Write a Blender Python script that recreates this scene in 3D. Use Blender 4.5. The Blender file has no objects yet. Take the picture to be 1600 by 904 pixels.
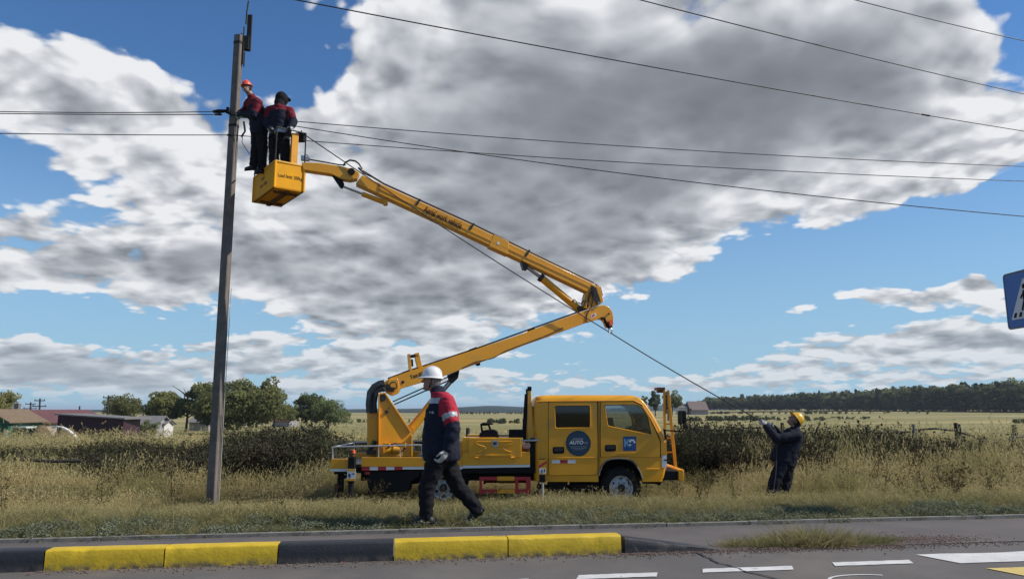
import bpy, bmesh, math, random
import numpy as np
from mathutils import Vector, Matrix, noise as mnoise

SC = bpy.context.scene
COL = SC.collection
rnd = random.Random(7)
PI = math.pi

# ------------------------------------------------------------------ camera
CAM_H = 1.32
FPX = 1155.0
PITCH = math.radians(9.2)
CP, SP = math.cos(PITCH), math.sin(PITCH)
cam_d = bpy.data.cameras.new('camera')
cam_d.sensor_width = 36.0
cam_d.lens = 36.0 * FPX / 1600.0
cam_d.clip_start = 0.1
cam_d.clip_end = 20000
cam = bpy.data.objects.new('camera', cam_d)
COL.objects.link(cam)
cam.location = (0, 0, CAM_H)
cam.rotation_euler = (PI / 2 + PITCH, 0, 0)
SC.camera = cam

# measuring helpers: a pixel of the photograph to a point of the place at a known distance or height
def ray(px, py):
    u = (px - 800) / FPX; v = (452 - py) / FPX
    return Vector((u, CP - v * SP, SP + v * CP))
def atY(px, py, Y):
    d = ray(px, py); t = Y / d.y
    return Vector((d.x * t, Y, CAM_H + d.z * t))
def atZ(px, py, z):
    d = ray(px, py); t = (z - CAM_H) / d.z
    return Vector((d.x * t, d.y * t, z))
def atPlane(px, py, p, n):
    d = ray(px, py); o = Vector((0, 0, CAM_H))
    t = (p - o).dot(n) / d.dot(n)
    return o + d * t

# ------------------------------------------------------------------ sun, sky, exposure
SUN_EL = math.radians(42)
SUN_DIR = Vector((0.999, -0.05, 0)).normalized() * math.cos(SUN_EL) + Vector((0, 0, math.sin(SUN_EL)))
sun_d = bpy.data.lights.new('sun', 'SUN')
sun_d.energy = 4.9
sun_d.angle = math.radians(0.55)
sun_d.color = (1.0, 0.94, 0.85)
sun = bpy.data.objects.new('sun', sun_d)
COL.objects.link(sun)
sun.rotation_euler = SUN_DIR.to_track_quat('Z', 'Y').to_euler()

world = bpy.data.worlds.new('World')
SC.world = world
world.use_nodes = True
try:
    world.cycles.sampling_method = 'MANUAL'
    world.cycles.sample_map_resolution = 512
except Exception:
    pass

class NT:
    """small helper that writes node expressions"""
    def __init__(s, tree): s.t = tree
    def new(s, typ, **kw):
        n = s.t.nodes.new(typ)
        for k, v in kw.items(): setattr(n, k, v)
        return n
    def put(s, sock, v):
        if hasattr(v, 'is_linked') or isinstance(v, bpy.types.NodeSocket): s.t.links.new(v, sock)
        else: sock.default_value = v
    def m(s, op, a, b=None, c=None, clamp=False):
        n = s.new('ShaderNodeMath', operation=op); n.use_clamp = clamp
        s.put(n.inputs[0], a)
        if b is not None: s.put(n.inputs[1], b)
        if c is not None: s.put(n.inputs[2], c)
        return n.outputs[0]
    def vm(s, op, a, b=None, out=0):
        n = s.new('ShaderNodeVectorMath', operation=op)
        s.put(n.inputs[0], a)
        if b is not None: s.put(n.inputs['Scale'] if op == 'SCALE' else n.inputs[1], b)
        return n.outputs[out]
    def mr(s, v, a, b, c=0.0, d=1.0, smooth=True):
        n = s.new('ShaderNodeMapRange', interpolation_type='SMOOTHSTEP' if smooth else 'LINEAR')
        s.put(n.inputs['Value'], v)
        for k, x in zip(('From Min', 'From Max', 'To Min', 'To Max'), (a, b, c, d)): s.put(n.inputs[k], x)
        return n.outputs[0]
    def mix(s, f, a, b, blend='MIX'):
        n = s.new('ShaderNodeMix', data_type='RGBA', blend_type=blend)
        s.put(n.inputs[0], f)
        for k, v in ((6, a), (7, b)):
            if isinstance(v, (tuple, list)) and len(v) == 3: v = (*v, 1)
            s.put(n.inputs[k], v)
        return n.outputs[2]
    def noise(s, vec, scale, detail=4, rough=0.5, lac=2.0, dist=0.0, dim='3D', out=0):
        n = s.new('ShaderNodeTexNoise', noise_dimensions=dim)
        if vec is not None: s.put(n.inputs['Vector'], vec)
        for k, v in (('Scale', scale), ('Detail', detail), ('Roughness', rough), ('Lacunarity', lac), ('Distortion', dist)):
            n.inputs[k].default_value = v
        return n.outputs[out]

HAZE = 1.5e-4
SKY = dict(strength=0.1, tint=(0.62, 0.95, 1.25))
def build_sky():
    nt = world.node_tree
    nt.nodes.clear()
    N = NT(nt)
    out = N.new('ShaderNodeOutputWorld')
    bg = N.new('ShaderNodeBackground')
    nt.links.new(bg.outputs[0], out.inputs[0])
    sky = N.new('ShaderNodeTexSky', sky_type='NISHITA')
    sky.sun_disc = False
    sky.sun_elevation = SUN_EL
    sky.sun_rotation = math.atan2(SUN_DIR.x, SUN_DIR.y)
    sky.altitude = 300; sky.air_density = 1.0; sky.dust_density = 0.2; sky.ozone_density = 2.0
    skyc = N.mix(1.0, sky.outputs[0], (SKY['strength'],) * 3, 'MULTIPLY')
    tc = N.new('ShaderNodeTexCoord')
    d = N.vm('NORMALIZE', tc.outputs['Generated'])
    sep = N.new('ShaderNodeSeparateXYZ'); nt.links.new(d, sep.inputs[0])
    x, y, z = sep.outputs
    az = N.m('ARCTAN2', x, y)
    el = N.m('ARCSINE', z)
    ae = N.new('ShaderNodeCombineXYZ')
    nt.links.new(az, ae.inputs[0]); nt.links.new(el, ae.inputs[1])
    # the cloud sheet seen in perspective
    zz = N.m('ADD', N.m('MAXIMUM', z, 0.0), 0.24)
    pp = N.new('ShaderNodeCombineXYZ')
    nt.links.new(N.m('DIVIDE', x, zz), pp.inputs[0])
    nt.links.new(N.m('DIVIDE', y, zz), pp.inputs[1])
    P = pp.outputs[0]
    warp = N.noise(P, 2.0, 3, 0.5, dim='2D', out=1)
    Pw = N.vm('ADD', P, N.vm('SCALE', N.vm('SUBTRACT', warp, (0.5, 0.5, 0.5)), 0.13))
    # where the cloud masses lie: directions of the sky (azimuth, elevation), width, height, tilt, weight
    wz = N.noise(d, 9.0, 3, 0.55, out=1)
    aew = N.vm('ADD', ae.outputs[0], N.vm('MULTIPLY', N.vm('SUBTRACT', wz, (0.5, 0.5, 0.5)), (0.10, 0.06, 0)))
    frames = {}
    def frame(rot):
        """the (azimuth, elevation) plane turned by rot degrees"""
        if rot not in frames:
            if rot == 0: frames[rot] = aew
            else:
                c, q = math.cos(math.radians(rot)), math.sin(math.radians(rot))
                cb = N.new('ShaderNodeCombineXYZ')
                nt.links.new(N.vm('DOT_PRODUCT', aew, (c, q, 0), out=1), cb.inputs[0])
                nt.links.new(N.vm('DOT_PRODUCT', aew, (-q, c, 0), out=1), cb.inputs[1])
                frames[rot] = cb.outputs[0]
        return frames[rot]
    def total(lst):
        acc = 0.0
        for px, py, rx, ry, w, *rot in lst:
            rot = rot[0] if rot else 0
            d0 = ray(px, py).normalized()
            a0 = math.atan2(d0.x, d0.y); e0 = math.asin(d0.z)
            c, q = math.cos(math.radians(rot)), math.sin(math.radians(rot))
            a0, e0 = c * a0 + q * e0, -q * a0 + c * e0
            n = N.new('ShaderNodeVectorMath', operation='MULTIPLY_ADD')
            nt.links.new(frame(rot), n.inputs[0])
            n.inputs[1].default_value = (FPX / rx, FPX / ry, 0); n.inputs[2].default_value = (-a0 * FPX / rx, -e0 * FPX / ry, 0)
            g = N.m('POWER', 0.36788, N.vm('DOT_PRODUCT', n.outputs[0], n.outputs[0], out=1))
            acc = N.m('MULTIPLY_ADD', g, w, acc)
        return acc
    cover = total(SKY_COVER)
    dark = total(SKY_DARK)
    # density of the cloud, and the same a step higher and towards the sun: tops catch light, bases stay grey
    def dens(vec, det, bd):
        v = N.new('ShaderNodeTexVoronoi', feature='SMOOTH_F1', voronoi_dimensions='2D')
        v.inputs['Scale'].default_value = 6.3; v.inputs['Detail'].default_value = bd; v.inputs['Roughness'].default_value = 0.55; v.inputs['Lacunarity'].default_value = 2.2
        v.inputs['Smoothness'].default_value = 0.35
        nt.links.new(vec, v.inputs['Vector'])
        a = N.m('MULTIPLY', N.m('SUBTRACT', N.noise(vec, 2.6, det, 0.60, 2.1, 0.0, dim='2D'), 0.5), 1.75)
        return N.m('MULTIPLY_ADD', v.outputs['Distance'], -0.95, N.m('ADD', a, 0.42))
    n0 = dens(Pw, 7, 2.0)
    Pup = N.vm('ADD', N.vm('SCALE', Pw, 0.965), (0.022, 0.0, 0))
    n1 = dens(Pup, 4, 1.0)
    rows = N.m('MULTIPLY', N.m('SUBTRACT', N.noise(N.vm('MULTIPLY', Pw, (0.45, 1.0, 1.0)), 3.2, 2, 0.5, dim='2D'), 0.5), N.mr(z, 0.12, 0.36, 1.7, 0.3))
    D = N.m('ADD', N.m('ADD', N.m('ADD', n0, cover), 0.10), rows)
    alpha = N.mr(D, 0.0, 0.36)
    thick = N.mr(N.m('ADD', N.m('MULTIPLY', D, 0.40), dark), 0.02, 1.62)
    rel = N.m('MULTIPLY', N.m('SUBTRACT', n0, n1), N.mr(thick, 0.1, 0.75, 0.78, 0.22, False))
    lum = N.m('ADD', N.m('SUBTRACT', 0.97, thick), rel)
    ramp = N.new('ShaderNodeValToRGB')
    cr = ramp.color_ramp
    cr.elements[0].position = 0.0; cr.elements[0].color = (0.185, 0.200, 0.228, 1)
    cr.elements[1].position = 1.0; cr.elements[1].color = (0.84, 0.855, 0.88, 1)
    for p, c in ((0.25, (0.255, 0.275, 0.310)), (0.5, (0.385, 0.41, 0.45)), (0.78, (0.60, 0.625, 0.665))):
        e = cr.elements.new(p); e.color = (*c, 1)
    nt.links.new(lum, ramp.inputs[0])
    # near the horizon sky and clouds pale into the air
    low = N.mr(z, 0.0, 0.16, 1.0, 0.0)
    cc = N.mix(N.m('MULTIPLY', low, 0.5), ramp.outputs[0], (0.45, 0.55, 0.64))
    skyc = N.mix(1.0, skyc, SKY['tint'], 'MULTIPLY')
    skyc = N.mix(N.mr(z, -0.05, 0.42, 0.92, 0.0), skyc, (0.335, 0.535, 0.70))
    alpha = N.m('MULTIPLY', alpha, N.mr(z, 0.0, 0.03))
    fin = N.mix(alpha, skyc, cc)
    # below the horizon: ground-coloured
    fin = N.mix(N.mr(z, -0.02, -0.005, 0.0, 1.0), (0.10, 0.095, 0.06), fin)
    nt.links.new(fin, bg.inputs[0])
    bg.inputs[1].default_value = 1.0

# weights: + cloud, - clear blue
SKY_COVER = [
    # clear patches
    (300, 60, 190, 85, -1.3), (430, 105, 90, 60, -0.9), (60, 5, 120, 26, -0.35), (25, 20, 60, 60, -0.3),
    (30, 285, 190, 50, -1.15), (130, 505, 300, 28, -1.1), (1330, 400, 300, 60, -1.1, 10), (1540, 350, 160, 60, -1.0, 10),
    (1150, 505, 330, 45, -0.8, 10), (1590, 80, 50, 90, -1.0), (1000, 560, 160, 30, -0.3), (90, 475, 110, 20, -0.4), (330, 445, 60, 22, -0.35),
    # masses
    (120, 130, 240, 100, 0.85), (330, 190, 200, 80, 0.75), (270, 300, 200, 60, 0.55), (230, 375, 280, 70, 0.60), (60, 415, 200, 50, 0.60),
    (760, 120, 330, 130, 0.85), (1150, 110, 380, 140, 0.95), (1420, 190, 220, 100, 0.8, -10), (1100, 300, 420, 90, 0.85, 10), (1480, 270, 160, 40, 0.6, 10),
    (700, 330, 380, 120, 0.80), (560, 470, 360, 80, 0.80), (820, 440, 260, 60, 0.6, 10), (560, 540, 260, 30, 0.35),
    (1385, 457, 105, 24, 1.7), (1450, 491, 170, 9, -0.6), (1240, 488, 40, 13, 1.5), (1536, 440, 36, 18, 1.5), (1180, 489, 14, 8, 1.0), (1000, -10, 500, 60, 0.6),
    (1500, 515, 180, 28, 1.0), (1300, 545, 280, 22, 0.70), (960, 522, 60, 12, 0.6),
    (40, 545, 60, 16, 1.0), (150, 580, 330, 28, 0.80), (900, 590, 900, 26, 0.55),
]
SKY_DARK = [
    (1120, 140, 370, 100, 0.54), (800, 190, 260, 110, 0.40), (1330, 100, 190, 80, 0.20), (950, 300, 320, 70, 0.26, 10),
    (620, 350, 300, 80, 0.20), (560, 470, 320, 70, 0.24), (180, 590, 330, 30, 0.25), (230, 400, 280, 40, 0.22), (130, 210, 200, 40, 0.12), (60, 440, 150, 25, 0.15),
    (100, 130, 200, 90, -0.22), (330, 170, 160, 60, -0.30), (1540, 160, 90, 110, -0.40), (530, 110, 70, 90, -0.25),
    (1400, 250, 220, 45, -0.22, 10), (1385, 452, 120, 22, -0.25), (250, 340, 240, 40, -0.18), (1536, 440, 36, 18, -0.3),
]
build_sky()

SC.view_settings.view_transform = 'Standard'
SC.view_settings.look = 'None'
SC.view_settings.exposure = 0.0
SC.view_settings.gamma = 1.0
SC.view_settings.use_curve_mapping = False
SC.cycles.max_bounces = 6
SC.cycles.diffuse_bounces = 3
SC.cycles.glossy_bounces = 3
SC.cycles.transmission_bounces = 6
SC.cycles.transparent_max_bounces = 12

# ------------------------------------------------------------------ materials
MATS = {}
def mat(name, col, rough=0.6, metal=0.0, var=0.12, vscale=6.0, bump=0.0, bscale=40.0, col2=None, c2scale=3.0,
        c2lo=0.5, c2hi=0.65, spec=0.5, coat=0.0, vdetail=4):
    if name in MATS: return MATS[name]
    m = bpy.data.materials.new(name); m.use_nodes = True
    nt = m.node_tree; N = NT(nt)
    b = nt.nodes['Principled BSDF']
    tc = N.new('ShaderNodeTexCoord'); v = tc.outputs['Object']
    n = N.noise(v, vscale, vdetail, 0.6)
    f = N.mr(n, 0.25, 0.75, 1 - var, 1 + var, smooth=False)
    c = N.mix(1.0, col, (1, 1, 1), 'MULTIPLY')
    vm = N.new('ShaderNodeVectorMath', operation='SCALE')
    nt.links.new(c, vm.inputs[0]); nt.links.new(f, vm.inputs['Scale'])
    c = vm.outputs[0]
    if col2 is not None:
        n2 = N.noise(N.vm('ADD', v, (13.1, 4.2, 7.7)), c2scale, 7, 0.65)
        c = N.mix(N.mr(n2, c2lo, c2hi), c, col2)
    nt.links.new(c, b.inputs['Base Color'])
    r = N.mr(n, 0.3, 0.7, max(0.02, rough - 0.08), min(1, rough + 0.08), smooth=False)
    nt.links.new(r, b.inputs['Roughness'])
    b.inputs['Metallic'].default_value = metal
    b.inputs['Specular IOR Level'].default_value = spec
    b.inputs['Coat Weight'].default_value = coat
    b.inputs['Coat Roughness'].default_value = 0.12
    if bump:
        bn = N.new('ShaderNodeBump'); bn.inputs['Strength'].default_value = bump; bn.inputs['Distance'].default_value = 0.01
        nt.links.new(N.noise(v, bscale, 6, 0.6), bn.inputs['Height'])
        nt.links.new(bn.outputs[0], b.inputs['Normal'])
    MATS[name] = m
    return m

def leafmat(name, c_lo, c_hi, c_alt=None, trans=0.3, patch=0.55):
    """foliage or grass: colour runs along the 'h' attribute of the blade, varies by piece and by plant"""
    m = bpy.data.materials.new(name); m.use_nodes = True
    nt = m.node_tree; nt.nodes.clear(); N = NT(nt)
    out = N.new('ShaderNodeOutputMaterial')
    at = N.new('ShaderNodeAttribute', attribute_name='h')
    av = N.new('ShaderNodeAttribute', attribute_name='var')
    oi = N.new('ShaderNodeObjectInfo')
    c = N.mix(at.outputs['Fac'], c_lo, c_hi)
    if c_alt is not None:
        geo = N.new('ShaderNodeNewGeometry')
        pn = N.noise(N.vm('MULTIPLY', geo.outputs['Position'], (1, 1, 0)), patch, 3, 0.6)
        c = N.mix(N.m('MULTIPLY', N.mr(oi.outputs['Random'], 0.2, 1.0, 0.35, 1.0), N.mr(pn, 0.42, 0.60)), c, c_alt)
    f = N.m('MULTIPLY', N.mr(av.outputs['Fac'], 0, 1, 0.62, 1.38, False), N.mr(oi.outputs['Random'], 0, 1, 0.8, 1.2, False))
    c = N.vm('SCALE', c, f)
    d = N.new('ShaderNodeBsdfDiffuse'); t = N.new('ShaderNodeBsdfTranslucent')
    nt.links.new(c, d.inputs[0]); nt.links.new(c, t.inputs[0])
    mx = N.new('ShaderNodeMixShader'); mx.inputs[0].default_value = trans
    nt.links.new(d.outputs[0], mx.inputs[1]); nt.links.new(t.outputs[0], mx.inputs[2])
    nt.links.new(mx.outputs[0], out.inputs[0])
    MATS[name] = m
    return m

def glassmat(name, col, alpha):
    m = bpy.data.materials.new(name); m.use_nodes = True
    nt = m.node_tree; nt.nodes.clear(); N = NT(nt)
    out = N.new('ShaderNodeOutputMaterial')
    tr = N.new('ShaderNodeBsdfTransparent'); tr.inputs[0].default_value = (*col, 1)
    gl = N.new('ShaderNodeBsdfGlossy'); gl.inputs['Roughness'].default_value = 0.03
    fr = N.new('ShaderNodeFresnel'); fr.inputs[0].default_value = 1.5
    mx = N.new('ShaderNodeMixShader')
    nt.links.new(N.m('ADD', fr.outputs[0], alpha), mx.inputs[0])
    nt.links.new(tr.outputs[0], mx.inputs[1]); nt.links.new(gl.outputs[0], mx.inputs[2])
    nt.links.new(mx.outputs[0], out.inputs[0])
    MATS[name] = m
    return m

YEL = mat('yellow_paint', (0.77, 0.335, 0.007), 0.40, var=0.07, vscale=2.5, col2=(0.40, 0.245, 0.085), c2scale=3.2, c2lo=0.55, c2hi=0.80, coat=0.25, bump=0.03, bscale=3)
YEL2 = mat('yellow_paint_worn', (0.74, 0.32, 0.010), 0.5, var=0.12, vscale=4, col2=(0.24, 0.13, 0.05), c2scale=5, c2lo=0.60, c2hi=0.74, bump=0.05, bscale=30)
BLK = mat('black_steel', (0.008, 0.008, 0.009), 0.7, var=0.3, bump=0.1, spec=0.2)
RUB = mat('black_rubber', (0.012, 0.012, 0.013), 0.85, spec=0.25, var=0.25, vscale=15, bump=0.1, bscale=90)
HOSE = mat('hydraulic_hose', (0.014, 0.014, 0.015), 0.5)
STEEL = mat('bare_steel', (0.42, 0.41, 0.40), 0.35, metal=0.9, var=0.2, vscale=20)
RAIL = mat('rail_steel', (0.55, 0.55, 0.54), 0.4, metal=0.5, var=0.2)
GREASE = mat('greasy_steel', (0.05, 0.042, 0.035), 0.45, metal=0.6, var=0.4, vscale=12)
RUST = mat('rusty_steel', (0.12, 0.055, 0.03), 0.8, var=0.4, vscale=10, bump=0.2)
WHT = mat('white_paint', (0.72, 0.72, 0.70), 0.5, var=0.06)
REDP = mat('red_paint', (0.45, 0.02, 0.03), 0.45, var=0.15)
BLUP = mat('blue_paint', (0.02, 0.045, 0.16), 0.4, var=0.15)
ORG = mat('orange_plastic', (0.85, 0.12, 0.03), 0.4, var=0.05)
DARKIN = mat('dark_interior', (0.03, 0.03, 0.033), 0.8, var=0.2)
GREYIN = mat('grey_interior', (0.16, 0.155, 0.15), 0.8, var=0.2)
GLASS = glassmat('clear_glass', (0.72, 0.76, 0.76), 0.06)
TINT = glassmat('tinted_glass', (0.05, 0.055, 0.07), 0.03)

# ------------------------------------------------------------------ mesh helpers
def V(*a): return Vector(a)
def box(c, s, R=None):
    c = Vector(c); hx, hy, hz = s[0] / 2, s[1] / 2, s[2] / 2
    vs = [Vector((x, y, z)) for x in (-hx, hx) for y in (-hy, hy) for z in (-hz, hz)]
    if R is not None: vs = [R @ v for v in vs]
    return [v + c for v in vs], [(0, 1, 3, 2), (4, 6, 7, 5), (0, 4, 5, 1), (2, 3, 7, 6), (0, 2, 6, 4), (1, 5, 7, 3)]
def box2(a, b):
    a = Vector(a); b = Vector(b)
    return box((a + b) / 2, (abs(b.x - a.x), abs(b.y - a.y), abs(b.z - a.z)))
def frame_of(d, up=Vector((0, 0, 1))):
    d = d.normalized()
    if abs(d.dot(up)) > 0.98: up = Vector((0, 1, 0))
    s = d.cross(up).normalized(); u = s.cross(d).normalized()
    return d, s, u
def beam(p0, p1, w, h, up=Vector((0, 0, 1)), w1=None, h1=None):
    p0 = Vector(p0); p1 = Vector(p1); d, s, u = frame_of(p1 - p0, up)
    w1 = w if w1 is None else w1; h1 = h if h1 is None else h1
    vs = []
    for p, ww, hh in ((p0, w, h), (p1, w1, h1)):
        for a, b in ((-1, -1), (1, -1), (1, 1), (-1, 1)):
            vs.append(p + s * (a * ww / 2) + u * (b * hh / 2))
    return vs, [(3, 2, 1, 0), (4, 5, 6, 7), (0, 1, 5, 4), (1, 2, 6, 5), (2, 3, 7, 6), (3, 0, 4, 7)]
def tube(pts, r, seg=8, cap=True):
    pts = [Vector(p) for p in pts]; n = len(pts)
    rr = r if isinstance(r, (list, tuple)) else [r] * n
    vs, fs = [], []
    d0 = (pts[1] - pts[0]).normalized()
    _, s, u = frame_of(d0)
    for i, p in enumerate(pts):
        d = (pts[min(i + 1, n - 1)] - pts[max(i - 1, 0)]).normalized()
        s = (s - d * s.dot(d))
        s = s.normalized() if s.length > 1e-6 else frame_of(d)[1]
        u = s.cross(d)
        for k in range(seg):
            a = 2 * PI * k / seg
            vs.append(p + (s * math.cos(a) + u * math.sin(a)) * rr[i])
    for i in range(n - 1):
        for k in range(seg):
            k2 = (k + 1) % seg
            fs.append((i * seg + k, i * seg + k2, (i + 1) * seg + k2, (i + 1) * seg + k))
    if cap:
        fs.append(tuple(range(seg - 1, -1, -1))); fs.append(tuple(range((n - 1) * seg, n * seg)))
    return vs, fs
def lathe(prof, o, ax, seg=24, cap=False):
    """prof: (radius, distance along the axis)"""
    o = Vector(o); d, s, u = frame_of(Vector(ax))
    vs, fs = [], []
    for r, t in prof:
        for k in range(seg):
            a = 2 * PI * k / seg
            vs.append(o + d * t + (s * math.cos(a) + u * math.sin(a)) * r)
    n = len(prof)
    for i in range(n - 1):
        for k in range(seg):
            k2 = (k + 1) % seg
            fs.append((i * seg + k, i * seg + k2, (i + 1) * seg + k2, (i + 1) * seg + k))
    if cap:
        fs.append(tuple(range(seg - 1, -1, -1))); fs.append(tuple(range((n - 1) * seg, n * seg)))
    return vs, fs
def prism(pts, ext):
    pts = [Vector(p) for p in pts]; e = Vector(ext); n = len(pts)
    vs = pts + [p + e for p in pts]
    fs = [tuple(range(n - 1, -1, -1)), tuple(range(n, 2 * n))]
    for i in range(n):
        j = (i + 1) % n
        fs.append((i, j, n + j, n + i))
    return vs, fs
def loft(rings, cap=True):
    vs, fs = [], []; n = len(rings[0])
    for r in rings: vs += [Vector(p) for p in r]
    for i in range(len(rings) - 1):
        for k in range(n):
            k2 = (k + 1) % n
            fs.append((i * n + k, i * n + k2, (i + 1) * n + k2, (i + 1) * n + k))
    if cap:
        fs.append(tuple(range(n - 1, -1, -1))); fs.append(tuple(range((len(rings) - 1) * n, len(rings) * n)))
    return vs, fs
def rounded(pts, r, seg=4):
    """round the corners of a 2-D polygon"""
    out = []; n = len(pts)
    for i in range(n):
        p = Vector(pts[i]).to_2d(); a = Vector(pts[i - 1]).to_2d(); b = Vector(pts[(i + 1) % n]).to_2d()
        da = (a - p); db = (b - p)
        rr = min(r, da.length * 0.45, db.length * 0.45)
        p0 = p + da.normalized() * rr; p1 = p + db.normalized() * rr
        for k in range(seg + 1):
            t = k / seg
            out.append(tuple((p0.lerp(p, t)).lerp(p.lerp(p1, t), t)))
    return out

def top_of(o):
    while o.parent: o = o.parent
    return o
class MB:
    def __init__(s): s.v = []; s.f = []; s.mi = []
    def add(s, vf, mi=0):
        b = len(s.v); s.v += [Vector(p) for p in vf[0]]
        s.f += [tuple(i + b for i in f) for f in vf[1]]; s.mi += [mi] * len(vf[1])
        return s
    def mesh(s, name, mats, off=Vector((0, 0, 0))):
        me = bpy.data.meshes.new(name)
        me.from_pydata([tuple(p - off) for p in s.v], [], s.f)
        for m in (mats if isinstance(mats, (list, tuple)) else [mats]): me.materials.append(m)
        if any(s.mi): me.polygons.foreach_set('material_index', s.mi)
        bm = bmesh.new(); bm.from_mesh(me); bmesh.ops.recalc_face_normals(bm, faces=bm.faces); bm.to_mesh(me); bm.free()
        return me
    def build(s, name, mats, parent=None, origin=None, bevel=0.0, smooth=True, angle=40):
        off = top_of(parent).location.copy() if parent else (Vector(origin) if origin is not None else Vector((0, 0, 0)))
        me = s.mesh(name, mats, off)
        o = bpy.data.objects.new(name, me); COL.objects.link(o)
        if parent: o.parent = parent
        else: o.location = off
        if bevel:
            md = o.modifiers.new('bevel', 'BEVEL'); md.width = bevel; md.segments = 2; md.limit_method = 'ANGLE'; md.angle_limit = math.radians(35)
            md.harden_normals = False
        if smooth:
            me.shade_smooth(); me.set_sharp_from_angle(angle=math.radians(angle))
        return o
def part(name, m, parent, *shapes, bevel=0.0, angle=40):
    mb = MB()
    for sh in shapes: mb.add(sh)
    return mb.build(name, m, parent, bevel=bevel, angle=angle)
def empty(name, loc):
    o = bpy.data.objects.new(name, None); COL.objects.link(o); o.location = loc
    o.empty_display_size = 0.2
    return o
def tag(o, label, cat, group=None, kind=None):
    if label: o['label'] = label
    if cat: o['category'] = cat
    if group: o['group'] = group
    if kind: o['kind'] = kind
    return o
def struct(o): o['kind'] = 'structure'; return o
BENCH = bpy.data.scenes.new('workbench')     # a side scene for baking modifiers, removed at the end
def evaluated(o, others=()):
    """bake an object's modifiers into a new mesh"""
    for q in (o, *others):
        for c in list(q.users_collection): c.objects.unlink(q)
        BENCH.collection.objects.link(q)
    BENCH.view_layers[0].update(); dg = BENCH.view_layers[0].depsgraph

    me = bpy.data.meshes.new_from_object(o.evaluated_get(dg))
    for q in (o, *others): BENCH.collection.objects.unlink(q)
    return me
def text_shape(body, size, R, o, depth=0.002, sx=1.0, align='CENTER', shear=0.0, bold=0.012):
    """flat lettering as a mesh: R columns = right, up, out"""
    cu = bpy.data.curves.new('t', 'FONT'); cu.body = body; cu.size = size; cu.align_x = align; cu.align_y = 'CENTER'
    cu.extrude = depth; cu.shear = shear; cu.resolution_u = 3; cu.offset = size * bold
    ob = bpy.data.objects.new('t', cu)
    me = evaluated(ob)
    vs = [Vector(o) + R @ Vector((v.co.x * sx, v.co.y, v.co.z)) for v in me.vertices]
    fs = [tuple(p.vertices) for p in me.polygons]
    bpy.data.objects.remove(ob); bpy.data.meshes.remove(me)
    return vs, fs
def rot3(right, up):
    r = Vector(right).normalized(); u = Vector(up); u = (u - r * u.dot(r)).normalized(); n = r.cross(u)
    return Matrix((r, u, n)).transposed()

# ------------------------------------------------------------------ road geometry
RA = math.radians(8.7)
RT = Vector((math.cos(RA), math.sin(RA), 0)); RN = Vector((-math.sin(RA), math.cos(RA), 0))
RK = Vector((0, 6.99, 0))
def road(t, n, z=0.0): return RK + RT * t + RN * n + Vector((0, 0, z))
def road_coords(x, y):
    d = Vector((x, y, 0)) - RK
    return d.dot(RT), d.dot(RN)
def sstep(a, b, x):
    t = min(1.0, max(0.0, (x - a) / (b - a))); return t * t * (3 - 2 * t)
def ground_z(x, y):
    t, n = road_coords(x, y)
    s = n - 1.5
    if s < -0.05 and n > -10.2: return -0.05
    if n <= -10.2: return -0.05 - 0.5 * sstep(-11, -16, n) + 0.0
    z = -0.01 + 0.045 * sstep(0, 0.8, s) - 0.40 * sstep(0.8, 5.2, s)
    z += -0.06 * sstep(6, 14, s) - 0.13 * sstep(-2.8, -5.0, x) * sstep(2.5, 5.5, s) * (1 - sstep(19, 24, y))
    z += -1.75 * sstep(20, 75, y)
    rgt = sstep(0.05, 0.5, x / max(y, 1.0))
    z += (2.35 * sstep(110, 380, y) + 2.0 * sstep(380, 900, y)) * rgt
    z += 0.05 * mnoise.noise(Vector((x * 0.5, y * 0.5, 0))) * sstep(0.3, 2.0, s)
    z += 0.25 * mnoise.noise(Vector((x * 0.03, y * 0.03, 3))) * sstep(25, 80, y)
    return z

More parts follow.
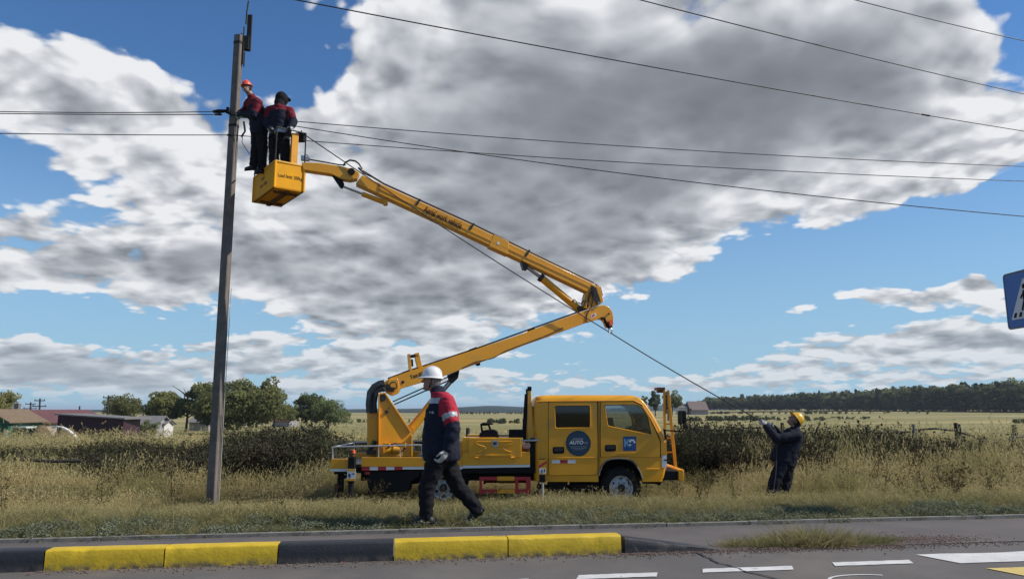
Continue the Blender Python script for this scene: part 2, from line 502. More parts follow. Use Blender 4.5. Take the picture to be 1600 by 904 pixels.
def grid_axis(lo, hi, n, near, dens):
    u = np.linspace(-1, 1, n)
    out = np.sinh(u * dens) / np.sinh(dens)
    out = np.where(out < 0, -out * (lo - near), out * (hi - near)) + near
    return out
gx = grid_axis(-6500, 6500, 190, 0, 6.3)
gy = grid_axis(-400, 7000, 230, 11, 6.0)
gv = [(x, y, ground_z(x, y)) for y in gy for x in gx]
nx = len(gx)
gf = [(j * nx + i, j * nx + i + 1, (j + 1) * nx + i + 1, (j + 1) * nx + i) for j in range(len(gy) - 1) for i in range(nx - 1)]
def ground_material():
    m = bpy.data.materials.new('meadow_ground'); m.use_nodes = True
    nt = m.node_tree; N = NT(nt); b = nt.nodes['Principled BSDF']
    tc = N.new('ShaderNodeTexCoord'); P = tc.outputs['Object']
    n1 = N.noise(P, 0.9, 8, 0.65)
    near = N.mix(N.mr(n1, 0.35, 0.65), (0.095, 0.082, 0.040), (0.16, 0.14, 0.062))
    near = N.mix(N.mr(N.noise(P, 14.0, 5, 0.7), 0.5, 0.75), near, (0.05, 0.045, 0.022))
    # far meadows: mown straw strips and greener strips lying across the view
    pf = N.vm('MULTIPLY', P, (0.0016, 0.0105, 0.0))
    strips = N.noise(pf, 2.2, 3, 0.45, dist=0.4)
    far = N.mix(N.mr(strips, 0.40, 0.50), (0.36, 0.285, 0.125), (0.225, 0.205, 0.085))
    far = N.mix(N.mr(strips, 0.54, 0.62), far, (0.34, 0.285, 0.145))
    far = N.mix(N.mr(N.noise(N.vm('MULTIPLY', P, (0.02, 0.12, 0)), 1.0, 6, 0.7), 0.5, 0.7, 0, 0.5), far, (0.13, 0.12, 0.055))
    sp = N.new('ShaderNodeSeparateXYZ'); nt.links.new(P, sp.inputs[0])
    c = N.mix(N.mr(sp.outputs[1], 26, 48), near, far)
    nt.links.new(c, b.inputs['Base Color'])
    b.inputs['Roughness'].default_value = 0.95; b.inputs['Specular IOR Level'].default_value = 0.1
    bn = N.new('ShaderNodeBump'); bn.inputs['Strength'].default_value = 0.6; bn.inputs['Distance'].default_value = 0.05
    nt.links.new(N.noise(P, 9.0, 7, 0.7), bn.inputs['Height']); nt.links.new(bn.outputs[0], b.inputs['Normal'])
    return m
gm = MB(); gm.v = [Vector(p) for p in gv]; gm.f = gf; gm.mi = [0] * len(gf)
ground = struct(gm.build('ground', ground_material()))
ground['label'] = 'dry grassy meadow ground running out to the horizon'

# far ridge
def ridge(name, Y, pts, m, depth=900):
    """a long low hill with a skyline given by (px, py) at distance Y"""
    mb = MB(); rows = []
    px = np.linspace(pts[0][0], pts[-1][0], 90)
    py = np.interp(px, [p[0] for p in pts], [p[1] for p in pts])
    crest = [atY(a, b + 0.35 * mnoise.noise(Vector((a * 0.09, 0, 1))), Y) for a, b in zip(px, py)]
    base = -4.0
    for k, (fy, fz) in enumerate(((-0.58, 0), (-0.36, 0.35), (-0.14, 0.8), (0, 1.0), (0.2, 0.8), (0.6, 0))):
        rows.append([Vector((c.x, c.y + fy * depth, base + (c.z - base) * fz)) for c in crest])
    n = len(crest); mb.v = [p for r in rows for p in r]
    mb.f = [(j * n + i, j * n + i + 1, (j + 1) * n + i + 1, (j + 1) * n + i) for j in range(len(rows) - 1) for i in range(n - 1)]
    mb.mi = [0] * len(mb.f)
    return struct(mb.build(name, m))
HILL = mat('wooded_hill', (0.030, 0.045, 0.042), 0.95, var=0.35, vscale=0.012, spec=0.05)
ridge('hills', 1700, [(60, 640), (300, 639), (430, 638), (500, 640.5), (560, 638.5), (640, 638), (700, 636.5), (730, 635), (765, 633), (800, 634.5), (860, 637), (940, 638), (1000, 636), (1060, 630.5), (1110, 629), (1200, 632), (1400, 634), (1700, 634)], HILL, 2000)

def asphalt(name, base, patch, warm):
    m = bpy.data.materials.new(name); m.use_nodes = True
    nt = m.node_tree; N = NT(nt); b = nt.nodes['Principled BSDF']
    P = N.new('ShaderNodeTexCoord').outputs['Object']
    c = N.mix(N.mr(N.noise(P, 1.1, 6, 0.6), 0.35, 0.7), base, patch)
    c = N.mix(N.mr(N.noise(P, 120, 3, 0.7), 0.55, 0.8, 0, 0.55), c, (0.21, 0.195, 0.18))
    c = N.mix(N.mr(N.noise(P, 70, 3, 0.7), 0.6, 0.8, 0, 0.6), c, (0.02, 0.02, 0.02))
    c = N.mix(N.mr(N.noise(P, 0.5, 7, 0.7, dist=0.6), 0.54, 0.72, 0, 0.7), c, warm)
    nt.links.new(c, b.inputs['Base Color'])
    b.inputs['Roughness'].default_value = 0.85; b.inputs['Specular IOR Level'].default_value = 0.35
    bn = N.new('ShaderNodeBump'); bn.inputs['Strength'].default_value = 0.5; bn.inputs['Distance'].default_value = 0.006
    nt.links.new(N.noise(P, 110, 4, 0.8), bn.inputs['Height']); nt.links.new(bn.outputs[0], b.inputs['Normal'])
    return m
ASP = asphalt('road_asphalt', (0.100, 0.091, 0.083), (0.135, 0.121, 0.108), (0.165, 0.136, 0.110))
ASP2 = asphalt('path_asphalt', (0.095, 0.084, 0.078), (0.125, 0.109, 0.100), (0.155, 0.12, 0.098))
def sheet(name, m, t0, t1, n0, n1, z, parent=None, dt=2.0):
    mb = MB(); k = max(1, int((t1 - t0) / dt))
    for i in range(k + 1):
        t = t0 + (t1 - t0) * i / k
        mb.v += [road(t, n0, z), road(t, n1, z)]
    mb.f = [(2 * i, 2 * i + 2, 2 * i + 3, 2 * i + 1) for i in range(k)]; mb.mi = [0] * k
    return mb.build(name, m, parent)
struct(sheet('road', ASP, -160, 160, -10.0, 0.02, 0.0))
struct(sheet('pavement', ASP2, -160, 9.6, 0.022, 1.44, 0.006))
ROADO = bpy.data.objects['road']; PAVO = bpy.data.objects['pavement']
# the thin concrete edging at the back of the pavement
CONC = mat('pale_concrete', (0.21, 0.195, 0.17), 0.9, var=0.25, vscale=9, bump=0.4, bscale=60, col2=(0.12, 0.11, 0.09), c2scale=6)
for k in range(-16, 10):
    j = rnd.uniform(-0.006, 0.006)
    a = road(k + 0.004, 1.475 + j); b = road(k + 0.992, 1.475 + rnd.uniform(-0.006, 0.006))
    a.z = b.z = -0.02 + rnd.uniform(0, 0.006)
    part('edging_stone', CONC, PAVO, beam(a, b, 0.07, 0.12))

# road markings
def paint(name, col, wear):
    m = bpy.data.materials.new(name); m.use_nodes = True
    nt = m.node_tree; N = NT(nt); b = nt.nodes['Principled BSDF']
    P = N.new('ShaderNodeTexCoord').outputs['Object']
    c = N.mix(N.mr(N.noise(P, 5, 6, 0.65), 0.3, 0.7), col, tuple(v * 0.8 for v in col))
    c = N.mix(N.mr(N.noise(P, 9, 9, 0.75), wear, wear + 0.06), c, (0.085, 0.08, 0.075))
    nt.links.new(c, b.inputs['Base Color']); b.inputs['Roughness'].default_value = 0.75
    return m
PW = paint('white_road_paint', (0.62, 0.61, 0.58), 0.60)
PY = paint('yellow_road_paint', (0.62, 0.45, 0.13), 0.58)
def mark(name, m, t0, t1, n0, n1, skew=0.0, ragged=0.0):
    mb = MB(); k = 14; top = []; bot = []
    for i in range(k + 1):
        t = t0 + (t1 - t0) * i / k
        e = rnd.uniform(-1, 1) * 0.006
        bot.append(road(t, n0 + e, 0.006)); top.append(road(t + skew, n1 + rnd.uniform(-1, 1) * (0.006 + ragged), 0.006))
    mb.v = bot + top; mb.f = [(i, i + 1, k + 2 + i, k + 1 + i) for i in range(k)]; mb.mi = [0] * k
    o = mb.build(name, m, ROADO); return o
for t0, t1 in [(0.36, 1.02), (1.44, 2.24), (2.66, 3.40)] + [(-0.75 - 1.12 * k, -0.06 - 1.12 * k) for k in range(9)]:
    nn = -0.885 + 0.065 * ((t0 + t1) / 2 - 0.76)
    o = mark('lane_dash', PW, t0, t1, nn - .07, nn + .07, 0.06)
for k in range(11):
    n1 = -0.47 - k * 0.62
    mark('zebra_stripe', PW if k % 2 == 0 else PY, 3.80 + (0.18 if k % 2 else 0), 7.7, n1 - 0.40, n1, -0.12, 0.02 if k == 0 else 0.0)
# a worn turning arc of paint and tar seams
mb = MB(); pts = []
for i in range(13):
    a = math.radians(200 - i * 13); pts.append(road(2.62 + 0.30 * math.cos(a), -1.30 + 0.16 * math.sin(a), 0.005))
for i in range(12):
    d = (pts[i + 1] - pts[i]).normalized(); s = Vector((-d.y, d.x, 0)) * 0.013
    b = len(mb.v); mb.v += [pts[i] - s, pts[i + 1] - s, pts[i + 1] + s, pts[i] + s]; mb.f.append((b, b + 1, b + 2, b + 3)); mb.mi.append(0)
mb.build('paint_arc', PW, ROADO)
TAR = mat('tar_seam', (0.022, 0.022, 0.023), 0.6, var=0.3)
def seam(pts, w, parent=ROADO):
    mb = MB()
    P = []
    for i in range(len(pts) - 1):
        for k in range(6):
            f = k / 6; t = pts[i][0] * (1 - f) + pts[i + 1][0] * f; n = pts[i][1] * (1 - f) + pts[i + 1][1] * f
            P.append((t + rnd.uniform(-.02, .02), n + rnd.uniform(-.015, .015)))
    P.append(pts[-1])
    for i, (t, n) in enumerate(P):
        ww = w * rnd.uniform(0.5, 1.3)
        mb.v += [road(t - ww, n, 0.0075), road(t + ww, n, 0.0075)]
    mb.f = [(2 * i, 2 * i + 1, 2 * i + 3, 2 * i + 2) for i in range(len(P) - 1)]; mb.mi = [0] * len(mb.f)
    return mb.build('tar_seam', TAR, parent)
seam([(1.72, -0.02), (1.74, -0.5), (1.80, -0.85), (1.95, -1.3), (2.3, -2.2), (2.2, -4.0)], 0.013)
# swept grit along the gutter: pinkish crushed stone lying where the kerb is dropped
GRIT = mat('pink_grit', (0.25, 0.155, 0.115), 0.95, var=0.4, vscale=60, bump=0.6, bscale=150, col2=(0.10, 0.085, 0.075), c2scale=8, c2lo=0.45, c2hi=0.6)

# ------------------------------------------------------------------ kerb: concrete stones painted black and yellow
def kerb_paint(name, col, under):
    m = bpy.data.materials.new(name); m.use_nodes = True
    nt = m.node_tree; N = NT(nt); b = nt.nodes['Principled BSDF']
    P = N.new('ShaderNodeTexCoord').outputs['Object']
    oi = N.new('ShaderNodeObjectInfo')
    P = N.vm('ADD', P, N.vm('SCALE', (7.0, 3.0, 5.0), oi.outputs['Random']))
    c = N.mix(N.mr(N.noise(P, 6, 6, 0.65), 0.3, 0.7), col, tuple(v * 0.82 for v in col))
    c = N.mix(N.mr(N.noise(P, 4.5, 8, 0.72, dist=0.5), 0.63, 0.69), c, under)
    g = N.new('ShaderNodeSeparateXYZ'); nt.links.new(N.new('ShaderNodeTexCoord').outputs['Object'], g.inputs[0])
    dirt = N.m('MULTIPLY', N.mr(g.outputs[2], 0.0, 0.075, 1.0, 0.0), N.mr(N.noise(P, 12, 6, 0.7), 0.35, 0.62))
    c = N.mix(dirt, c, (0.10, 0.085, 0.07))
    nt.links.new(c, b.inputs['Base Color']); b.inputs['Roughness'].default_value = 0.6
    bn = N.new('ShaderNodeBump'); bn.inputs['Strength'].default_value = 0.5; bn.inputs['Distance'].default_value = 0.012
    nt.links.new(N.noise(P, 22, 7, 0.7), bn.inputs['Height']); nt.links.new(bn.outputs[0], b.inputs['Normal'])
    return m
KY = kerb_paint('yellow_kerb_paint', (0.64, 0.43, 0.016), (0.26, 0.19, 0.05))
KB = kerb_paint('black_kerb_paint', (0.022, 0.023, 0.027), (0.10, 0.095, 0.09))
kerb = struct(empty('kerb', road(0, 0.0)))
kerb['label'] = 'kerb of concrete stones painted in black and yellow'
def kerb_stone(t0, t1, m, h0=0.168, h1=0.168):
    L = t1 - t0; nxs = 16; rings = []
    prof = [(0.0, -0.12), (0.0, 0.10), (0.002, 0.185), (0.007, 0.198), (0.018, 0.2045), (0.05, 0.206), (0.15, 0.206), (0.15, -0.12)]
    r = random.Random(int(t0 * 100) + 5)
    ph = r.random() * 50
    for i in range(nxs + 1):
        u = i / nxs; t = t0 + L * u; hh = h0 + (h1 - h0) * u
        ring = []
        for (n, z) in prof:
            e = 0.003 if i in (0, nxs) and z > 0 else 0
            nn = n + 0.003 * mnoise.noise(Vector((t * 7 + ph, z * 14, 0)))
            zz = (z * hh / 0.206 if z > 0 else z) + (0.002 * mnoise.noise(Vector((t * 6 + ph, 5, n * 20))) if z > 0 else 0)
            if z > 0.15 and n < 0.04:   # chipped top edge
                chip = max(0, mnoise.noise(Vector((t * 9 + ph, 3.3, 0))) - 0.32) * 0.10
                zz -= chip * 0.6; nn += chip * 0.8
            ring.append(road(t + (e if i == 0 else -e), nn + e * 0.4, zz - e * 0.4))
        rings.append(ring)
    return MB().add(loft(rings)).build('kerb_stone', m, kerb, angle=50)
KT = [(-8.9, KB), (-7.9, KY), (-6.9, KY), (-5.95, KB), (-4.95, KB), (-3.92, KY), (-2.98, KY), (-2.05, KB), (-1.06, KY), (-0.035, KY)]
ends = [t for t, _ in KT[1:]] + [1.03]
for (t, m), e in zip(KT, ends): kerb_stone(t + 0.003, e - 0.003, m)
kerb_stone(1.06, 2.0, KB, 0.145, 0.012)

# ------------------------------------------------------------------ the aerial work truck
Y0, Y1 = 13.3, 15.2
YC = (Y0 + Y1) / 2
def T(px, py, Y=None): return atY(px, py, Y0 if Y is None else Y)
def Zt(py): return T(900, py).z
def X(px, py=700): return T(px, py).x
truck = empty('aerial_work_truck', (X(780), YC, -0.37))
tag(truck, 'yellow double-cab bucket truck with folded boom parked in the dry grass', 'truck')

def P2(lst, Y): return [T(a, b) + V(0, Y - Y0, 0) for a, b in lst]
def side_prism(lst, ya, yb):
    """polygon measured on the near side, extruded between two depths"""
    return prism([V(T(a, b).x, ya, T(a, b).z) for a, b in lst], (0, yb - ya, 0))
def sbox(px0, py0, px1, py1, ya, yb):
    a = T(px0, py0); b = T(px1, py1)
    return box2((a.x, ya, a.z), (b.x, yb, b.z))
def holed_panel(outer, holes, ya, thick, rad=0.0):
    bm = bmesh.new(); edges = []
    for lp in [outer] + holes:
        vs = [bm.verts.new((T(a, b).x, ya, T(a, b).z)) for a, b in lp]
        for i in range(len(vs)): edges.append(bm.edges.new((vs[i], vs[(i + 1) % len(vs)])))
    bmesh.ops.triangle_fill(bm, use_beauty=True, use_dissolve=True, edges=edges)
    r = bmesh.ops.extrude_face_region(bm, geom=bm.faces[:])
    bmesh.ops.translate(bm, vec=(0, thick, 0), verts=[e for e in r['geom'] if isinstance(e, bmesh.types.BMVert)])
    bm.verts.index_update()
    out = ([v.co.copy() for v in bm.verts], [tuple(v.index for v in f.verts) for f in bm.faces])
    bm.free(); return out
def loop_tube(lst, Y, r, seg=6, closed=True):
    pts = P2(lst, Y)
    if closed: pts = pts + [pts[0], pts[1]]
    return tube(pts, r, seg, cap=not closed)

WIN_R = rounded([(866, 632.5), (922, 632), (922.5, 668), (867, 669)], 4)
WIN_F = rounded([(944, 631), (994, 630.5), (1004, 636), (1013, 650.5), (1019, 679.5), (949, 665.5)], 4)
ARCH = [(935, 742), (937, 735), (941, 726), (947, 719.5), (955, 716.5), (967, 715.5), (980, 716.5), (988, 719.5), (994, 726), (1000, 736), (1004, 748)]
FRONT = [(1034, 752), (1038, 745), (1041, 731), (1041, 706), (1040, 687), (1033, 670), (1026.5, 658), (1019.7, 645.7), (1011, 632.5), (1005.6, 626), (1001, 622), (996, 619), (990, 617.2), (978, 616.4)]
REAR = {622: 836, 619: 838, 617.2: 844, 616.4: 856}
INS = {626: 0.0, 622: 0.018, 619: 0.05, 617.2: 0.11, 616.4: 0.22}
def cab_ring(px_f, py, inset=0.0, extra=0.0):
    xf = T(px_f, py).x - extra; xr = T(REAR.get(py, 835), py).x + extra
    i = INS.get(py, 0.0) + extra
    ya, yb = Y0 + i, Y1 - i; z = Zt(py)
    out = []
    for cx, cy, r, a0 in ((xr, ya, 0.15, 180), (xf, ya, 0.05, 270), (xf, yb, 0.05, 0), (xr, yb, 0.15, 90)):
        sx = 1 if cx == xr else -1; sy = 1 if cy == ya else -1
        for k in range(7):
            a = math.radians(a0 + 15 * k)
            out.append(V(cx + sx * r + r * math.cos(a), cy + sy * r + r * math.sin(a), z))
    return out
def tmp_obj(vf):
    o = MB().add(vf).build('tmp', [], smooth=False); return o
body_o = tmp_obj(loft([cab_ring(a, b) for a, b in FRONT]))
inner = tmp_obj(loft([cab_ring(a, b, extra=0.055) for a, b in [(1041, 709), (1040, 687), (1033, 670), (1026.5, 658), (1019.7, 645.7), (1011, 632.5), (1005.6, 626), (1003, 623.5)]]))
def cutter(lst, ya, yb): return tmp_obj(side_prism(lst, ya, yb))
cuts = [inner, cutter(WIN_R, Y0 - .2, Y1 + .2), cutter(WIN_F, Y0 - .2, Y1 + .2), cutter(ARCH + [(1004, 775), (935, 775)], Y0 - .2, Y1 + .2),
        cutter([(1001, 634), (1032, 684), (1060, 684), (1060, 634)], Y0 + .10, Y1 - .10), cutter([(820, 634), (846, 634), (846, 666), (820, 666)], Y0 + .3, Y1 - .3)]
for c in cuts:
    md = body_o.modifiers.new('cut', 'BOOLEAN'); md.operation = 'DIFFERENCE'; md.object = c; md.solver = 'EXACT'
cab_me = evaluated(body_o, cuts)
for o in cuts + [body_o]: bpy.data.objects.remove(o)
cab_me.transform(Matrix.Translation(-truck.location))
cab_me.materials.clear(); cab_me.materials.append(YEL)
cab_me.shade_smooth(); cab_me.set_sharp_from_angle(angle=math.radians(28))
cab = bpy.data.objects.new('cab', cab_me); COL.objects.link(cab); cab.parent = truck
cab['label'] = 'yellow double cab with two doors on each side'

for side, ys, sg in (('near', Y0, -1), ('far', Y1, 1)):
    yd = ys + sg * 0.003
    th = sg * 0.012
    rear = rounded([(857.5, 628), (933, 627.5), (933, 741), (857.5, 742)], 2)
    gap = lambda lp: [(sum(p[0] for p in lp) / len(lp) + (a - sum(p[0] for p in lp) / len(lp)) * 1.016 , sum(p[1] for p in lp) / len(lp) + (b - sum(p[1] for p in lp) / len(lp)) * 1.011) for a, b in lp]
    part('door_gap', RUB, cab, holed_panel(gap(rear), [WIN_R], ys + sg * .0015, sg * .0045))
    dr = part('door', YEL, cab, holed_panel(rear, [WIN_R], yd, th))
    front = rounded([(938.5, 627.5), (989, 626.8), (1001.5, 633.5), (1015, 654), (1024, 673), (1031, 689), (1031, 713.5), (990, 713.5), (975, 711.5), (958, 711.5), (945, 713.5), (938.5, 713.5)], 2)
    part('door_gap', RUB, cab, holed_panel(gap(front), [WIN_F], ys + sg * .0015, sg * .0045))
    df = part('door', YEL, cab, holed_panel(front, [WIN_F], yd, th))
    yo = ys + sg * 0.014
    for d, w, g in ((dr, WIN_R, TINT), (df, WIN_F, GLASS)):
        part('window_rim', YEL, d, loop_tube(w, yo, 0.012))
        cx = sum(p[0] for p in w) / len(w); cy = sum(p[1] for p in w) / len(w)
        win = [(cx + (a - cx) * 0.985, cy + (b - cy) * 0.975) for a, b in w]
        part('window_seal', RUB, d, loop_tube(win, ys, 0.012))
        part('window_pane', g, d, prism(P2(w, ys + (-sg) * 0.012), (0, -sg * 0.005, 0)))
    # weather strips in the door gaps
    part('door_seal', RUB, cab, sbox(933.4, 627, 938.1, 742, ys - 0.001 * -sg, ys + sg * 0.004), )
    yy = ys + sg * 0.014
    part('pillar_strip', YEL, cab, sbox(934.3, 628, 937.3, 742, ys + sg * 0.004, ys + sg * 0.013))
    part('roof_gutter', YEL, cab, tube(P2([(838, 626.5), (990, 625.3), (1003, 631.5), (1017, 654), (1032, 684)], ys + sg * 0.010), 0.014, 6))
    part('gutter_seal', RUB, cab, tube(P2([(856, 627.6), (990, 626.4), (1002, 632.8), (1016, 655), (1031.4, 687), (1032, 690), (1032, 714)], ys + sg * 0.004), 0.009, 6))
    part('door_crease', YEL, dr, tube(P2([(858, 714.5), (932, 714)], yy), 0.007, 6))
    part('door_crease', YEL, df, tube(P2([(966, 707), (1009, 706.6)], yy), 0.007, 6))
    part('step_crease', YEL, cab, tube(P2([(1009, 732), (1031.5, 732)], ys + sg * 0.002), 0.009, 6))
    for d, r_ in ((dr, [(863.5, 697.5), (881.5, 697.2), (881.5, 708), (863.5, 708.3)]), (df, [(945, 694.3), (962.3, 694), (962.3, 704.5), (945, 704.8)])):
        h = part('door_handle', BLK, d, prism(P2(rounded(r_, 3), yy), (0, sg * 0.006, 0)))
        a, b = r_[0], r_[2]
        part('handle_flap', DARKIN, h, prism(P2(rounded([(a[0] + 2, a[1] + 1.5), (b[0] - 2, a[1] + 1.5), (b[0] - 2, b[1] - 4), (a[0] + 2, b[1] - 4)], 1.5), yy + sg * 0.006), (0, sg * 0.01, 0)))
    # reflective strip on the rear door
    for k, (a, b, m) in enumerate(((862.3, 875, WHT), (875, 887, REDP), (887, 899.3, WHT))):
        part('reflector_strip', m, dr, sbox(a, 717.8, b, 723, yy, yy + sg * 0.003))
    ARCHM = mat('arch_trim', (0.13, 0.11, 0.09), 0.6, var=0.3)
    part('wheel_arch_trim', ARCHM, cab, tube(P2(ARCH, ys + sg * 0.006), 0.016, 6))
    part('wheel_well', BLK, cab, loft([[V(T(a, b).x, ys - sg * .03, T(a, b).z + .012), V(T(a, b).x, ys - sg * .75, T(a, b).z + .012), V(T(a, b).x, ys - sg * .75, T(a, b).z - .004), V(T(a, b).x, ys - sg * .03, T(a, b).z - .004)] for a, b in ARCH]), sbox(937, 717, 1002, 748, ys - sg * .75, ys - sg * .76))
    part('sill', BLK, cab, sbox(858, 743, 935, 748, ys - sg * 0.12, ys - sg * 0.006))
    hl = part('headlight', mat('headlight_lens', (0.75, 0.77, 0.78), 0.12, var=0.05, coat=0.6), cab,
              prism(P2(rounded([(1034.5, 711), (1041.8, 710.5), (1041.5, 729), (1034.5, 730.5)], 2), ys + sg * 0.004 - sg * 0.2), (0, sg * 0.2, 0)))
    part('headlight_housing', BLK, hl, sbox(1037, 717, 1042.6, 719, ys + sg * 0.006, ys - sg * 0.16))
    part('lamp_corner', YEL, cab, prism(P2([(1032.3, 690), (1041.3, 690), (1042.2, 709), (1032.3, 709)], ys + sg * 0.009 - sg * 0.15), (0, sg * 0.15, 0)))
    # outside mirror
    ym = ys + sg * 0.12
    mr_ = part('mirror_arm', BLK, cab, tube([T(1037, 671, ys), atY(1041, 672, ys) + V(0, sg * .05, 0), atY(1054, 672.5, ys) + V(0, sg * .1, 0), atY(1061, 673.5, ys) + V(0, sg * .12, 0), atY(1066, 670, ys) + V(0, sg * .12, 0), atY(1066.5, 661, ys) + V(0, sg * .12, 0), atY(1065.5, 645, ys) + V(0, sg * .12, 0)], 0.013, 6))
    part('mirror_head', BLK, mr_, loft([[T(1065, py, ys) + V(dx * r, sg * 0.12 + dy * r, 0) for dx, dy in ((-.035, -.09), (.03, -.09), (.045, -.04), (.045, .04), (.03, .09), (-.035, .09))] for py, r in ((641, .6), (642, .95), (651, 1.0), (660, .95), (661.5, .6))]))
    part('wide_mirror', DARKIN, mr_, lathe([(0, -.03), (.035, -.025), (.05, 0), (.045, .015), (0, .02)], T(1070.5, 665.5, ys) + V(0, sg * .12, 0), (-1, 0.3 * sg, 0), 12))
    part('corner_trim', BLK, cab, prism(P2([(1036.5, 669), (1039.5, 671), (1041.8, 686), (1039, 686)], ys - sg * 0.03), (0, sg * 0.04, 0)))
# windscreen and rear glass
a, b = T(1003, 634), T(1033.5, 683.5)
ws = [V(a.x, Y0 + .1, a.z), V(b.x, Y0 + .1, b.z), V(b.x, Y1 - .1, b.z), V(a.x, Y1 - .1, a.z)]
part('windscreen', GLASS, cab, prism(ws, (-0.006, 0, 0.004)))
part('rear_window', TINT, cab, sbox(838, 634, 838.5, 666, Y0 + .29, Y1 - .29))
part('wiper', BLK, cab, tube([V(b.x + .02, Y0 + .5, b.z + .02), V(b.x - .1, Y0 + .9, b.z + .24)], 0.008, 5))
# cab interior
seat_m = mat('seat_cloth', (0.07, 0.07, 0.075), 0.9, var=0.2, vscale=30)
for yy in (Y0 + .42, Y1 - .42):
    s = part('seat', seat_m, cab, beam(T(948, 688) + V(0, yy - Y0, 0), T(972, 686) + V(0, yy - Y0, 0), 0.46, 0.12), bevel=0.03)
    part('seat_back', seat_m, s, beam(T(950, 690) + V(0, yy - Y0, 0), T(943, 655) + V(0, yy - Y0, 0), 0.44, 0.12), bevel=0.03)
    part('headrest', seat_m, s, beam(T(943, 653) + V(0, yy - Y0, 0), T(941.5, 644) + V(0, yy - Y0, 0), 0.24, 0.09), bevel=0.03)
part('rear_bench', seat_m, cab, sbox(846, 660, 858, 704, Y0 + .15, Y1 - .15), sbox(858, 692, 880, 704, Y0 + .15, Y1 - .15), bevel=0.03)
part('dashboard', DARKIN, cab, prism([V(T(a, b).x, Y0 + .06, T(a, b).z) for a, b in ((1000, 672), (1010, 668), (1026, 676), (1035, 686), (1035, 704), (1004, 704), (998, 684))], (0, 1.78, 0)), bevel=0.02)
c = T(992, 664, Y0 + .45); ax = (T(1004, 676, Y0 + .45) - c).normalized()
d_, s_, u_ = frame_of(ax)
sw = part('steering_wheel', BLK, cab, tube([c + (s_ * math.cos(2 * PI * k / 20) + u_ * math.sin(2 * PI * k / 20)) * 0.2 for k in range(22)], 0.015, 6))
part('steering_column', BLK, sw, tube([c, c + ax * 0.35], 0.025, 6), beam(c - s_ * .19, c + s_ * .19, 0.03, 0.02))
# stickers on the doors
yy = Y0 - 0.0165
Rf = rot3((1, 0, 0), (0, 0, 1))   # reads from the camera side
SBLUE = mat('sticker_blue', (0.012, 0.04, 0.085), 0.4, var=0.05)
SB2 = mat('sticker_bright_blue', (0.012, 0.07, 0.22), 0.4, var=0.05)
SRING = mat('sticker_rim', (0.012, 0.035, 0.03), 0.5)
SGREY = mat('sticker_grey', (0.28, 0.30, 0.33), 0.5)
SCY = mat('sticker_cyan', (0.16, 0.36, 0.58), 0.5)
SMAR = mat('sticker_maroon', (0.16, 0.05, 0.04), 0.5)
doors = [o for o in cab.children if o.name.startswith('door') and not o.name.startswith('door_')]
near_rear, near_front = doors[0], doors[1]
c = T(903.5, 692); c.y = yy
disc = part('round_sticker', SRING, near_rear, lathe([(0, 0.0), (0.221, 0.0), (0.221, 0.002), (0, 0.002)], c, (0, 1, 0), 40))
disc['label'] = 'round dark blue door sticker reading AUTO'
part('sticker_face', SBLUE, disc, lathe([(0, -0.002), (0.206, -0.002), (0.206, 0.0), (0, 0.0)], c, (0, 1, 0), 40))
o = V(0, -0.0035, 0)
part('sticker_text', WHT, disc, text_shape('AUTO', 0.088, Rf, c + V(-0.035, 0, 0.012) + o, 0.001, 0.98, shear=0.15, bold=.03))
part('sticker_text', SGREY, disc, text_shape('KZ', 0.05, Rf, c + V(0.135, 0, 0.006) + o, 0.001, 1.0))
part('sticker_bar', SGREY, disc, box(c + V(-0.005, 0, 0.074) + o, (0.17, 0.002, 0.034)))
part('sticker_text', SMAR, disc, text_shape('СЕРВИС', 0.034, Rf, c + V(-0.005, 0, 0.073) + o * 1.6, 0.001, 1.1))
part('sticker_roofline', SGREY, disc, tube([c + V(-0.13, 0, 0.03) + o, c + V(-0.12, 0, 0.055) + o, c + V(-0.095, 0, 0.062) + o], 0.004, 5))
for k, w in enumerate((0.29, 0.27, 0.17)):
    part('sticker_line', SGREY, disc, box(c + V(0, 0, -0.056 - 0.026 * k) + o, (w, 0.002, 0.007)))
c = T(983.5, 692.3); c.y = yy
sq = part('square_sticker', SB2, near_front, prism(P2([(973.2, 681.2), (994, 681), (994, 703.4), (973.2, 703.8)], yy), (0, 0.003, 0)))
sq['label'] = 'square blue door sticker with the letters KЭ'
part('sticker_text', SCY, sq, text_shape('К', 0.17, Rf, c + V(-0.05, -0.003, 0), 0.001, 0.9, bold=.045))
part('sticker_text', WHT, sq, text_shape('Э', 0.165, Rf, c + V(0.048, -0.004, -0.004), 0.001, 0.95, bold=.045))

# front bumper and the boom rest standing on it
bp = part('bumper', BLK, truck, sbox(1034, 735, 1060.5, 750, Y0 + 0.04, Y1 - .04), bevel=0.015)
part('bumper_face', YEL2, bp, prism([V(T(a, b).x, Y0 + .0, T(a, b).z) for a, b in ((1060.5, 733.5), (1067.5, 732.5), (1069, 735), (1069, 749), (1066.5, 751.5), (1060.5, 750))], (0, Y1 - Y0, 0)), bevel=0.01)
part('tow_bracket', BLK, bp, sbox(1006, 749, 1034, 756, Y0 + .1, Y0 + .2), prism(P2([(1022, 753), (1036, 753), (1033, 759), (1027, 757)], Y0 + .1), (0, .1, 0)))
br = part('boom_rest', YEL2, truck, beam(T(1037.8, 609, 13.9), T(1039.8, 734, 13.9), 0.045, 0.045), beam(T(1043.8, 609, 13.9), T(1056, 734, 13.9), 0.05, 0.05), bevel=0.006)
br['label'] = 'yellow A-shaped boom rest on the front bumper'
part('rest_cradle', RUST, br, sbox(1035.5, 603.5, 1047, 608, 13.72, 14.1), sbox(1036.5, 607, 1046, 612, 13.84, 13.96), bevel=0.006)
